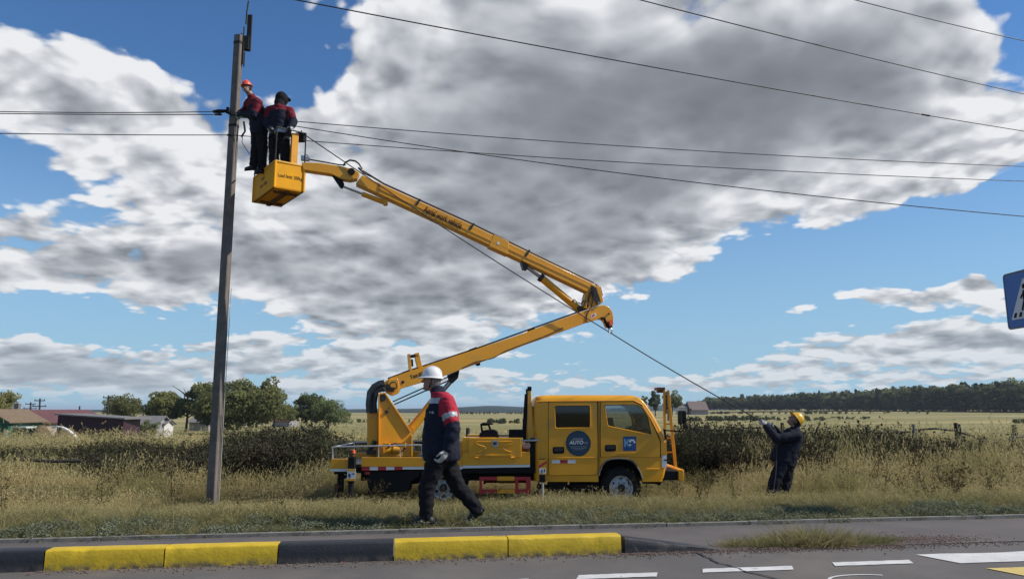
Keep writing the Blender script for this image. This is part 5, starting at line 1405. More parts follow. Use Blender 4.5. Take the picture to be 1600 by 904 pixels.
# ------------------------------------------------------------------ plants: small meshes and how they are spread
rng = np.random.default_rng(11)
PROTO = bpy.data.collections.new('plant_kinds')      # not linked to the scene: only the spread plants show
class PM:
    """plant mesh: ribbons and leaves with 'h' (height along the piece) and 'var' (tone of the piece)"""
    def __init__(s): s.v = []; s.f = []; s.h = []; s.q = []
    def ribbon(s, base, d0, length, bend, width, var, levels=3, tip=0.15, h0=0.0, h1=1.0):
        base = np.array(base, float); d = np.array(d0, float); d /= np.linalg.norm(d)
        side = np.cross(d, rng.normal(size=3)); side /= np.linalg.norm(side)
        p = base.copy(); b0 = len(s.v)
        for k in range(levels + 1):
            f = k / levels; w = width * (1 - (1 - tip) * f) / 2
            s.v += [tuple(p - side * w), tuple(p + side * w)]; s.h += [h0 + (h1 - h0) * f] * 2; s.q += [var] * 2
            d = d + np.array(bend) / levels; d /= np.linalg.norm(d); p = p + d * length / levels
        for k in range(levels):
            a = b0 + 2 * k; s.f.append((a, a + 1, a + 3, a + 2))
        return p
    def leaf(s, c, size, var, h, elong=1.6, nrm=None):
        n = rng.normal(size=3) if nrm is None else np.array(nrm) + rng.normal(size=3) * .5
        n /= np.linalg.norm(n); t = np.cross(n, rng.normal(size=3)); t /= np.linalg.norm(t); u = np.cross(n, t)
        b = len(s.v); c = np.array(c)
        s.v += [tuple(c - t * size * elong / 2), tuple(c + u * size / 2), tuple(c + t * size * elong / 2), tuple(c - u * size / 2)]
        s.f.append((b, b + 1, b + 2, b + 3)); s.h += [h] * 4; s.q += [var] * 4
    def leaves(s, C, size, var, h, elong, r):
        n = len(C); N_ = r.normal(size=(n, 3)); N_ /= np.linalg.norm(N_, axis=1)[:, None]
        T_ = np.cross(N_, r.normal(size=(n, 3))); T_ /= np.linalg.norm(T_, axis=1)[:, None]; U_ = np.cross(N_, T_)
        T_ *= (size * elong / 2)[:, None]; U_ *= (size / 2)[:, None]
        Q = np.stack([C - T_, C + U_, C + T_, C - U_], 1).reshape(-1, 3)
        b = len(s.v); s.v += Q.tolist(); s.f += (np.arange(4 * n).reshape(-1, 4) + b).tolist()
        s.h += np.repeat(h, 4).tolist(); s.q += np.repeat(var, 4).tolist()
    def mesh(s, name, m):
        me = bpy.data.meshes.new(name); me.from_pydata(s.v, [], s.f); me.materials.append(m)
        for nm, arr in (('h', s.h), ('var', s.q)):
            a = me.attributes.new(nm, 'FLOAT', 'POINT'); a.data.foreach_set('value', np.array(arr, 'f'))
        return me
    def proto(s, name, m, coll):
        o = bpy.data.objects.new(name, s.mesh(name, m)); coll.objects.link(o); return o
def kinds(name):
    c = bpy.data.collections.new(name); PROTO.children.link(c); return c

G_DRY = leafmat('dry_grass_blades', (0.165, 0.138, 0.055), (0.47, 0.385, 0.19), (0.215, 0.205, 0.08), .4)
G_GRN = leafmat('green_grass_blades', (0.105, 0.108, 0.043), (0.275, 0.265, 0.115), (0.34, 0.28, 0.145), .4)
G_HERB = leafmat('wormwood_leaves', (0.12, 0.135, 0.085), (0.225, 0.24, 0.165), (0.18, 0.185, 0.10), .4)
G_WEED = leafmat('dark_weed_leaves', (0.030, 0.028, 0.017), (0.080, 0.069, 0.047), (0.072, 0.080, 0.038), 0.2, .3)
G_BRN = leafmat('brown_weed_heads', (0.07, 0.06, 0.028), (0.075, 0.050, 0.030), (0.12, 0.10, 0.045), 0.2)
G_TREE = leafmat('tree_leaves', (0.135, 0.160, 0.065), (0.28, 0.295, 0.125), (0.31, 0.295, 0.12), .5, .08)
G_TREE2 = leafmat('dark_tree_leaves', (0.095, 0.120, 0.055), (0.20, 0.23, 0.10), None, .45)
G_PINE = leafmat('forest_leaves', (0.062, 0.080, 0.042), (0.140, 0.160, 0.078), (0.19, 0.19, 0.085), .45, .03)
BARK = mat('bark', (0.075, 0.06, 0.048), 0.95, var=0.3, vscale=4, bump=.4)

c_dry = kinds('dry_tufts')
for k in range(6):
    p = PM()
    for i in range(34):
        a = rng.uniform(0, 2 * PI); r = rng.uniform(0, .14) ; le = rng.uniform(.1, .55)
        p.ribbon((r * math.cos(a), r * math.sin(a), -.03), (math.cos(a) * le, math.sin(a) * le, 1), rng.uniform(.25, .62), (math.cos(a) * le * .9, math.sin(a) * le * .9, -.25), rng.uniform(.005, .010), rng.uniform(0, 1))
    for i in range(7):
        a = rng.uniform(0, 2 * PI); r = rng.uniform(0, .1); le = rng.uniform(.05, .3); L = rng.uniform(.5, .82)
        t = p.ribbon((r * math.cos(a), r * math.sin(a), -.02), (math.cos(a) * le, math.sin(a) * le, 1), L, (math.cos(a) * .2, math.sin(a) * .2, -.05), .0045, rng.uniform(.3, 1), tip=.8)
        for q in range(7):
            p.leaf(t + np.array([math.cos(a) * .02 * q * .3, math.sin(a) * .02 * q * .3, -.017 * q]), rng.uniform(.010, .018), rng.uniform(.5, 1), 1.0, 2.2, (0, 0, .2))
    p.proto('dry_tuft', G_DRY, c_dry)
c_grn = kinds('short_tufts')
for k in range(4):
    p = PM()
    for i in range(36):
        a = rng.uniform(0, 2 * PI); r = rng.uniform(0, .13); le = rng.uniform(.2, 1.0)
        p.ribbon((r * math.cos(a), r * math.sin(a), -.01), (math.cos(a) * le, math.sin(a) * le, 1), rng.uniform(.08, .24), (math.cos(a) * le, math.sin(a) * le, -.4), rng.uniform(.004, .008), rng.uniform(0, 1), 2)
    p.proto('short_tuft', G_GRN, c_grn)
c_herb = kinds('herbs')
for k in range(4):
    p = PM()
    for i in range(190):
        a = rng.uniform(0, 2 * PI); r = .16 * math.sqrt(rng.uniform(0, 1)); z = (.13 - 2.2 * r * r) * rng.uniform(.2, 1)
        p.leaf((r * math.cos(a), r * math.sin(a), z), rng.uniform(.010, .019), rng.uniform(.2, .9), z / .13, 2.0, (math.cos(a) * .5, math.sin(a) * .5, .8))
    p.proto('herb', G_HERB, c_herb)
c_weed = kinds('weeds')
for k in range(5):
    p = PM()
    for i in range(7):
        a = rng.uniform(0, 2 * PI); r = rng.uniform(0, .16); le = rng.uniform(.03, .35); L = rng.uniform(.65, 1.08)
        base = np.array((r * math.cos(a), r * math.sin(a), -.03)); dr = np.array((math.cos(a) * le, math.sin(a) * le, 1)); dr /= np.linalg.norm(dr)
        vr = rng.uniform(0, 1)
        p.ribbon(base, dr, L, (math.cos(a) * .15, math.sin(a) * .15, 0), .012, vr, 3, .3, 0, .6)
        for q in range(44):
            f = rng.uniform(.12, 1.03); w = .11 * (1.05 - abs(f - .55)) * rng.uniform(.2, 1)
            b = rng.uniform(0, 2 * PI)
            p.leaf(base + dr * L * f + np.array((math.cos(b) * w, math.sin(b) * w, rng.uniform(-.02, .05))), rng.uniform(.016, .040), np.clip(vr + rng.uniform(-.4, .4), 0, 1), f * rng.uniform(.4, 1), 1.9)
    p.proto('weed', G_WEED, c_weed)
c_thist = kinds('thistles')
for k in range(4):
    p = PM()
    for i in range(3):
        a = rng.uniform(0, 2 * PI); r = rng.uniform(0, .06); L = rng.uniform(.5, .85)
        base = np.array((r * math.cos(a), r * math.sin(a), -.02)); dr = np.array((math.cos(a) * .15, math.sin(a) * .15, 1)); dr /= np.linalg.norm(dr)
        p.ribbon(base, dr, L, (0, 0, 0), .009, .3, 3, .5, 0, .5)
        for q in range(7):
            f = rng.uniform(.35, .95); b = rng.uniform(0, 2 * PI); L2 = rng.uniform(.06, .2)
            t = p.ribbon(base + dr * L * f, (math.cos(b) * .7, math.sin(b) * .7, .9), L2, (0, 0, .4), .006, .3, 2, .6, .3, .6)
            for w in range(5): p.leaf(t + rng.normal(size=3) * .012, rng.uniform(.014, .030), rng.uniform(0, .8), 1.0, 1.3)
        for w in range(16):
            f = rng.uniform(.05, .6); b = rng.uniform(0, 2 * PI)
            p.leaf(base + dr * L * f + np.array((math.cos(b), math.sin(b), .3)) * rng.uniform(.01, .06), rng.uniform(.015, .03), rng.uniform(.2, 1), .2, 2.4)
    p.proto('thistle', G_BRN, c_thist)

def scatter(name, coll, pts, scales, label, cat, tilt=.12, rs=1):
    r = np.random.default_rng(rs); n = len(pts)
    me = bpy.data.meshes.new(name); me.from_pydata([tuple(p) for p in pts], [], [])
    rot = np.stack([r.normal(0, tilt, n), r.normal(0, tilt, n), r.uniform(0, 2 * PI, n)], 1).astype('f')
    a = me.attributes.new('rot', 'FLOAT_VECTOR', 'POINT'); a.data.foreach_set('vector', rot.ravel())
    a = me.attributes.new('scl', 'FLOAT_VECTOR', 'POINT'); a.data.foreach_set('vector', np.asarray(scales, 'f').ravel())
    a = me.attributes.new('idx', 'INT', 'POINT'); a.data.foreach_set('value', r.integers(0, 1000, n).astype('i'))
    o = bpy.data.objects.new(name, me); COL.objects.link(o)
    ng = bpy.data.node_groups.new(name + '_spread', 'GeometryNodeTree')
    ng.interface.new_socket('Geometry', in_out='INPUT', socket_type='NodeSocketGeometry'); ng.interface.new_socket('Geometry', in_out='OUTPUT', socket_type='NodeSocketGeometry')
    gi = ng.nodes.new('NodeGroupInput'); go = ng.nodes.new('NodeGroupOutput')
    ci = ng.nodes.new('GeometryNodeCollectionInfo'); ci.inputs['Collection'].default_value = coll; ci.inputs['Separate Children'].default_value = True; ci.inputs['Reset Children'].default_value = True
    ip = ng.nodes.new('GeometryNodeInstanceOnPoints'); ip.inputs['Pick Instance'].default_value = True
    def attr(nm, t):
        q = ng.nodes.new('GeometryNodeInputNamedAttribute'); q.data_type = t; q.inputs['Name'].default_value = nm; return q.outputs['Attribute']
    L = ng.links.new
    L(gi.outputs[0], ip.inputs['Points']); L(ci.outputs[0], ip.inputs['Instance'])
    e2r = ng.nodes.new('FunctionNodeEulerToRotation'); L(attr('rot', 'FLOAT_VECTOR'), e2r.inputs[0]); L(e2r.outputs[0], ip.inputs['Rotation'])
    L(attr('scl', 'FLOAT_VECTOR'), ip.inputs['Scale']); L(attr('idx', 'INT'), ip.inputs['Instance Index'])
    L(ip.outputs[0], go.inputs[0])
    md = o.modifiers.new('spread', 'NODES'); md.node_group = ng
    tag(o, label, cat, None, 'stuff')
    return o
def fnoise(x, y, s, o=0.0): return mnoise.noise((x * s + o, y * s, o))
def spots(n, ylo, yhi, keep, wide=.92, pad=2.0):
    """random places on the verge between two distances, thinned by keep(x, y) -> probability"""
    out = []
    yy = np.sqrt(rng.uniform(ylo ** 2, yhi ** 2, n)); uu = rng.uniform(-1, 1, n); qq = rng.uniform(0, 1, n)
    for y, u, q in zip(yy, uu, qq):
        x = u * (wide * y + pad)
        k = keep(x, y)
        if k > q: out.append((x, y))
    return out
def by_walker(x, y): return -1.45 < x < -.15 and 8.2 < y < 8.78
def s_of(x, y): return road_coords(x, y)[1] - 1.5
def in_truck(x, y, m=0.0): return X(515) - m < x < X(1066) + m and Y0 - m < y < Y1 + m
def px_of(x, y): return 800 + FPX * x / (y * CP - .25)

# short herbs along the edge of the pavement
pts = spots(13000, 6.5, 14, lambda x, y: (1.0 if .02 < s_of(x, y) < .65 + .35 * fnoise(x, y, .8) else 0) * (.55 + .6 * fnoise(x, y, .6, 3)) * (.25 if by_walker(x, y) else 1))
scatter('edge_herbs', c_herb, [(x, y, ground_z(x, y)) for x, y in pts], [[rng.uniform(.55, 1.0)] * 3 for _ in pts], 'grey-green low herbs along the back of the pavement', 'herbs')
pts = spots(15000, 6.5, 16, lambda x, y: (1.0 if .0 < s_of(x, y) < 3.2 else 0) * (1 - .45 * sstep(1.4, 3.2, s_of(x, y))) * (.35 if by_walker(x, y) else 1))
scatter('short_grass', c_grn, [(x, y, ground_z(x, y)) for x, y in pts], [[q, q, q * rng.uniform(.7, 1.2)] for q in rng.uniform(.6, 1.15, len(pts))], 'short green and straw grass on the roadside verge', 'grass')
def k_dry(x, y):
    s = s_of(x, y)
    if s < .5 or y > 17.4: return 0
    if in_truck(x, y): return .25
    return sstep(.5, 1.6, s) * (.85 + .5 * fnoise(x, y, .35, 9))
def dry_h(x, y):
    """height of the dry grass: low by the road and the truck, knee high in front of the weeds"""
    s = s_of(x, y); p = px_of(x, y)
    q = .115 + .03 * sstep(1.0, 3.0, s) + .17 * sstep(1085, 1180, p) * sstep(1.8, 3.5, s) + .12 * sstep(1085, 1180, p) * sstep(12.8, 14.5, y)
    q += .30 * sstep(14.5, 15.8, y) + .17 * sstep(330, 200, p) * sstep(11.0, 13.0, y)
    return q * (1 + .8 * fnoise(x, y, .6, 2) + .5 * fnoise(x, y, 1.7, 6))
pts = spots(34000, 8.5, 17.6, k_dry)
sc = []
for x, y in pts:
    q = dry_h(x, y) * rng.uniform(.75, 1.25)
    if in_truck(x, y, .25): q = min(q, .14)
    if 3.7 < x < 6.0 and 11.4 < y < 13.5: q = min(q, .17 * rng.uniform(.7, 1.2))
    if -6.3 < x < -4.2 and 11.5 < y < 14.45: q = min(q, .11 * rng.uniform(.7, 1.3))
    sc.append([.38 + .7 * q, .38 + .7 * q, q])
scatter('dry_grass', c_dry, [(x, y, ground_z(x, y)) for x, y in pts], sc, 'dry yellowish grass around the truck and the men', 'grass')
def weed_h(x, y):
    p = px_of(x, y)
    h = 1.15 - .42 * sstep(490, 570, p) + .36 * sstep(1030, 1090, p) - .03 * sstep(1280, 1330, p) - .28 * sstep(1400, 1500, p)
    h -= .30 * (1 - sstep(300, 380, p)) + .12 * (1 - sstep(430, 500, p)) + .10 * sstep(140, 40, p)
    return h
def k_weed(x, y):
    p = px_of(x, y); yy = 16.6 + .9 * fnoise(x, 3, .25) + .8 * sstep(200, 40, p)
    if y < yy: return 0
    d = 1.0
    if p > 1420: d = .6
    if 500 < p < 1050: d = .8
    return d * (.80 + .7 * fnoise(x, y, .4, 5))
pts = spots(11000, 15.8, 24.5, k_weed)
scatter('tall_weeds', c_weed, [(x, y, ground_z(x, y)) for x, y in pts], [[q, q, q * weed_h(x, y) * (1 + .38 * fnoise(x, y, .45, 7) + .25 * fnoise(x, y, 1.3, 1))] for (x, y), q in zip(pts, rng.uniform(.65, 1.15, len(pts)))], 'band of tall dark weeds in front of the fields', 'weeds')
def k_th(x, y):
    p = px_of(x, y); s = s_of(x, y)
    if in_truck(x, y, .9) or s < 1.2 or (3.7 < x < 6.0 and y < 13.6) or (-6.3 < x < -4.2 and y < 14.6): return 0
    return (.75 * sstep(1180, 1300, p) + .16) * sstep(1.2, 2.2, s) * (.6 + .9 * fnoise(x, y, .5, 4))
pts = spots(2600, 9.5, 19, k_th)
scatter('brown_weeds', c_thist, [(x, y, ground_z(x, y)) for x, y in pts], [[q * .9, q * .9, q * (.55 + .45 * sstep(3, 6, s_of(x, y)))] for (x, y), q in zip(pts, rng.uniform(.5, 1.0, len(pts)))], 'thin brown weeds with seed heads standing in the grass', 'weeds')
pts = spots(2600, 16.5, 24, lambda x, y: (.03 + .5 * sstep(1200, 1330, px_of(x, y))) * (1 + 1.5 * fnoise(x, y, .3, 21)), .85)
scatter('straw_grass', c_dry, [(x, y, ground_z(x, y)) for x, y in pts], [[q, q, q * 1.1] for q in rng.uniform(.9, 1.45, len(pts))], 'tall pale straw standing among the dark weeds', 'grass')
pts = spots(7500, 24, 62, lambda x, y: .9, .85)
scatter('meadow_grass', c_dry, [(x, y, ground_z(x, y)) for x, y in pts], [[q * 2.2, q * 2.2, q] for q in rng.uniform(.7, 1.3, len(pts))], 'rough meadow grass beyond the weeds', 'grass')
# the grass growing in the gutter by the dropped kerb
pts = []
for k in range(330):
    t = rng.normal(3.0, .46); n = rng.normal(.20, .075)
    if 2.0 < t < 4.0: pts.append(road(t, n, .004))
scatter('gutter_grass', c_grn, pts, [[q, q, q * 1.1] for q in rng.uniform(.55, 1.15, len(pts)) * np.array([1.0 - .5 * abs((p - road(3.05, .2)).length) for p in pts]).clip(.3, 1)], 'green grass clump in the gutter beside the ramped kerb end', 'grass')

# loose grit swept along the gutter
c_grit = kinds('pebbles')
GRITM = mat('pink_grit', (0.30, 0.20, 0.155), 0.95, var=0.35, vscale=40)
for k in range(3):
    me = bpy.data.meshes.new('pebble'); bm = bmesh.new(); bmesh.ops.create_icosphere(bm, subdivisions=1, radius=1)
    for v in bm.verts: v.co *= 1 + .3 * mnoise.noise(v.co * 1.3 + Vector((k * 5, 0, 0))); v.co.z *= .6
    bm.to_mesh(me); bm.free(); me.materials.append(GRITM); c_grit.objects.link(bpy.data.objects.new('pebble', me))
pts = []
for k in range(5200):
    q = rng.uniform()
    if q < .40: t, n = rng.uniform(1.0, 3.9), rng.normal(.02, .07)
    elif q < .75: t, n = rng.normal(4.15, .38), rng.normal(.24, .13)
    else: t, n = rng.uniform(-4, 6.5), -abs(rng.normal(.0, .10)) - .01
    if 1.03 < t < 2.05 and n > -.01: continue
    if t < 1.06 and n > -.012: continue
    pts.append(road(t, n, .007))
scatter('grit', c_grit, pts, [[q] * 3 for q in rng.uniform(.003, .010, len(pts))], 'pinkish loose grit lying along the gutter', 'grit', .5, 8)

# ------------------------------------------------------------------ trees
def crown(p, c, R, n_cl, n_leaf, size, seed):
    r = np.random.default_rng(seed)
    c = np.array(c); R = np.array(R)
    for k in range(n_cl):
        d = r.normal(size=3); d /= np.linalg.norm(d)
        rad = r.uniform(.2, .95) ** .6
        wob = 1 + .28 * mnoise.noise((d[0] * 2.2 + seed, d[1] * 2.2, d[2] * 2.2))
        cc = c + d * R * rad * wob
        cr = R.mean() * r.uniform(.20, .38)
        tone = r.uniform(.2, .8)
        q = r.normal(size=(n_leaf, 3)); q /= np.linalg.norm(q, axis=1)[:, None]; q *= (cr * r.uniform(.3, 1.0, n_leaf) ** .5)[:, None]
        C = cc + q * (1, 1, .75)
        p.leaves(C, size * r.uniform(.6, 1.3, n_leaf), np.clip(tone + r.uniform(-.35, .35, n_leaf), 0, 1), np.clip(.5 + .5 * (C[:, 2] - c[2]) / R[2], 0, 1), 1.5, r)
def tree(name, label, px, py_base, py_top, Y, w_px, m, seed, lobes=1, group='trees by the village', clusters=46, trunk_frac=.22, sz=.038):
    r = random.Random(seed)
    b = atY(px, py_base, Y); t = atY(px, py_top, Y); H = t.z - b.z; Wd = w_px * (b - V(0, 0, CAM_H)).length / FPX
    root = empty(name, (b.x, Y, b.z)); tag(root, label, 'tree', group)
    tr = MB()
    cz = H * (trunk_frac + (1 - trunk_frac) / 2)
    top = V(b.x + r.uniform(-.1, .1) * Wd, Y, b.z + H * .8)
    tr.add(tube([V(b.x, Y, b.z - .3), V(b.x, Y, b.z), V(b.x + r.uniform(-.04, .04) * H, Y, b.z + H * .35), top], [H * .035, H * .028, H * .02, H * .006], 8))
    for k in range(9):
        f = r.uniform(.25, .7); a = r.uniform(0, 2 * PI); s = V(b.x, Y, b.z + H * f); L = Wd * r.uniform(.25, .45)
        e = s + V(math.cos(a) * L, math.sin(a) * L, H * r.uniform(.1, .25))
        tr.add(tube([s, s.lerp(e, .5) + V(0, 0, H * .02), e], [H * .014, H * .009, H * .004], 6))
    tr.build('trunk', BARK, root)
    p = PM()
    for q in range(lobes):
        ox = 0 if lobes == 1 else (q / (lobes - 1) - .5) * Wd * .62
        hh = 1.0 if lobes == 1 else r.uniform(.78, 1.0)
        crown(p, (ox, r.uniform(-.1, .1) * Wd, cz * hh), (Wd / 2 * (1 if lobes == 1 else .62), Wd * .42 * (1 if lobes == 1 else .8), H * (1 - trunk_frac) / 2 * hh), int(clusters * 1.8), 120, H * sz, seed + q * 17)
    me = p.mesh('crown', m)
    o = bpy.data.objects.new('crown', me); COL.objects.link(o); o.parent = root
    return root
tree('poplar_tree', 'tree crown behind the maroon-roofed house at the left edge', -4, 660, 612, 118, 52, G_TREE, 3)
tree('poplar_tree', 'small round tree behind the long dark shed', 195, 664, 617, 130, 52, G_TREE, 8)
tree('willow_tree', 'broad tree left of the concrete pole with a pale forked trunk', 290, 676, 596, 112, 84, G_TREE, 14, 2, clusters=46)
tree('willow_tree', 'largest tree, dense and drooping, just right of the concrete pole', 374, 674, 595, 108, 100, G_TREE, 21, 3, clusters=40, trunk_frac=.06)
tree('willow_tree', 'low spreading tree between the largest tree and the round dark ones', 428, 664, 626, 118, 60, G_TREE, 25, 2, clusters=26, trunk_frac=.1)
tree('round_tree', 'dark round tree, left of the close pair near the open field', 487, 666, 614, 125, 56, G_TREE2, 31, 1, trunk_frac=.08)
tree('round_tree', 'dark round tree, right of the close pair near the open field', 513, 666, 624, 122, 58, G_TREE2, 37, 1, trunk_frac=.05)
tree('bush', 'low dark bush at the right foot of the round trees', 541, 664, 652, 120, 24, G_TREE2, 39, 1, clusters=16, trunk_frac=.02)
tree('bush', 'green bush in front of the small white hut', 232, 680, 655, 88, 30, G_TREE2, 43, 1, clusters=18, trunk_frac=.02)
tree('dry_tree', 'thin leaning tree seen just right of the cab roof', 1024, 648, 610, 190, 18, G_TREE2, 51, 1, group='trees beyond the cab', clusters=22)
tree('dry_tree', 'bushy tree behind the yellow boom rest', 1050, 648, 612, 195, 30, G_TREE, 55, 1, group='trees beyond the cab', clusters=30)
tree('dry_tree', 'small tree hidden behind the front of the cab roof', 1004, 648, 618, 185, 20, G_TREE2, 58, 1, group='trees beyond the cab', clusters=22)

# the wood on the rise at the right, and the bush rows in the fields: masses
c_for = kinds('forest_trees')
for k in range(5):
    p = PM(); Hh = 1.0
    if k < 2:
        for q in range(16):   # conifers: tiers
            f = q / 15; crown(p, (0, 0, .18 + .8 * f), (.26 * (1 - f) + .03,) * 2 + (.06,), 5, 14, .05, 100 + k * 31 + q)
    else: crown(p, (0, 0, .50), (.36, .36, .48), 34, 44, .055, 200 + k)
    p.ribbon((0, 0, -.1), (0, 0, 1), .5, (0, 0, 0), .03, .2)
    p.proto('forest_tree', G_PINE, c_for)
pts, sc = [], []
for k in range(2600):
    u = rng.uniform(0, 1); px = 1075 + 760 * u ** .9
    Yf = 470 - 150 * sstep(1080, 1650, px); y = Yf + rng.uniform(0, 1) ** 1.4 * 150
    pb_ = 638.5; base = atY(px, pb_ + rng.uniform(-.5, .5) - (y - Yf) * .035, y)
    topy = np.interp(px, [1075, 1110, 1200, 1300, 1400, 1500, 1600, 1700], [634, 620, 616, 611, 604, 598, 593, 590])
    h = (pb_ - topy) / FPX * Yf * rng.uniform(.62, 1.02)
    if rng.uniform() < .03: h *= 1.18
    pts.append((base.x, y, base.z - .3)); sc.append([h * rng.uniform(1.0, 1.5)] * 2 + [h])
scatter('far_wood', c_for, pts, sc, 'long dark wood on the low rise at the right', 'forest', .03)
pts, sc = [], []
for (xa, xb, Yb, py, hh, n) in ((1070, 1290, 205, 657, 9, 90), (1290, 1380, 215, 655, 6, 25), (1585, 1640, 150, 660, 8, 22), (760, 830, 175, 660, 8, 30), (560, 640, 190, 659, 6, 25), (1075, 1450, 300, 646, 5, 70), (700, 850, 320, 646, 4, 50), (430, 500, 230, 652, 5, 20)):
    for k in range(n):
        px = rng.uniform(xa, xb); y = Yb * rng.uniform(.96, 1.08); b = atY(px, py, y); h = hh * rng.uniform(.6, 1.15) / FPX * y
        pts.append((b.x, y, b.z - .15)); sc.append([h * 1.5, h * 1.5, h])
scatter('field_bushes', c_for, pts, sc, 'rows of low bushes across the far meadows', 'bushes', .05, 3)

# ------------------------------------------------------------------ fence remains
WOOD = mat('grey_fence_wood', (0.040, 0.034, 0.028), 0.95, var=0.35, vscale=6, bump=.5, bscale=20)
PALE = mat('bleached_wood', (0.20, 0.18, 0.155), 0.95, var=0.3, vscale=6, bump=.5, bscale=20)
def log(name, pts, r, label, cat, m=WOOD, group=None):
    q = []
    for i in range(len(pts) - 1):
        for k in range(4): q.append(Vector(pts[i]).lerp(Vector(pts[i + 1]), k / 4) + V(0, 0, .012 * mnoise.noise((i * 4 + k, 0, len(pts)))))
    q.append(Vector(pts[-1]))
    o = MB().add(tube(q, [r * (1 + .15 * mnoise.noise((k * .7, r, 0))) for k in range(len(q))], 8)).build(name, m, origin=min(pts, key=lambda p: p.z))
    return tag(o, label, cat, group)
FY = 20.5
def F_(px, py, Y=FY): return atY(px, py, Y)
def post(px, ptop, r, label, m=WOOD, Y=FY, lean=0):
    t = F_(px + lean, ptop, Y); b = V(F_(px, ptop, Y).x, Y, ground_z(t.x, Y) - .2)
    return log('fence_post', [b, t], r, label, 'fence post', m, 'old fence posts')
post(1427, 662, .045, 'pale fence post left of the double posts at the right', PALE)
post(1493, 660, .05, 'thicker left one of the two close fence posts', WOOD)
post(1499, 662, .035, 'thinner right one of the two close fence posts', WOOD)
post(1354, 666, .035, 'fence post among the dark weeds right of the pulling man', WOOD)
post(1584, 663, .055, 'dark stump post beside the bleached snag at the right edge', WOOD)
post(1160, 663, .05, 'short fence post above the weeds left of the pulling man', WOOD)
post(1222, 660, .05, 'fence post just behind the pulling man arms', WOOD)
post(477, 679, .07, 'dark fence post left of the truck crane', WOOD)
post(731, 668, .06, 'fence post seen above the deck left of the winch', WOOD, 24)
log('fence_stick', [F_(1272, 690), F_(1276, 672), F_(1281, 659)], .03, 'leaning stick in the weeds right of the pulling man', 'stick')
log('fence_stick', [F_(460, 693), F_(480, 684), F_(490, 683)], .025, 'low stick leaning on the post left of the crane', 'stick')
log('fence_stick', [F_(491, 684), F_(480, 674), F_(470, 665)], .03, 'long stick leaning up left of the crane', 'stick')
log('snag', [F_(1576, 692), F_(1582, 682), F_(1589, 676)], .05, 'bleached broken branch at the right edge', 'branch', PALE)
log('snag', [F_(1582, 682), F_(1592, 682), F_(1600, 680)], .045, 'bleached crooked branch lying at the right edge', 'branch', PALE)
log('fence_rail', [F_(1364, 675.5), F_(1400, 675.5), F_(1430, 673.5)], .026, 'sagging fence rail left of the pale post', 'fence rail', WOOD, 'fallen fence rails')
log('fence_rail', [F_(1430, 671), F_(1462, 669), F_(1494, 673)], .026, 'bowed fence rail between the pale post and the double posts', 'fence rail', WOOD, 'fallen fence rails')
log('fence_rail', [F_(1500, 675), F_(1520, 681), F_(1538, 689)], .026, 'fence rail slanting down right of the double posts', 'fence rail', WOOD, 'fallen fence rails')
log('fence_rail', [F_(1395, 686), F_(1424, 685)], .03, 'short low fence rail beside the pale post', 'fence rail', WOOD, 'fallen fence rails')
log('fence_rail', [F_(1085, 669.5), F_(1130, 671.5), F_(1160, 668), F_(1190, 669)], .02, 'thin fence rail above the weeds between truck and pulling man', 'fence rail', WOOD, 'fallen fence rails')
log('fence_rail', [F_(478, 691.5), F_(530, 692), F_(600, 691), F_(690, 689)], .05, 'long straight fence rail behind the truck crane', 'fence rail', WOOD, 'fallen fence rails')
log('fence_rail', [F_(30, 717, 16.6), F_(75, 720, 16.6), F_(128, 719.5, 16.6)], .035, 'dark pole lying in the weeds at the left', 'fence rail', WOOD, 'fallen fence rails')

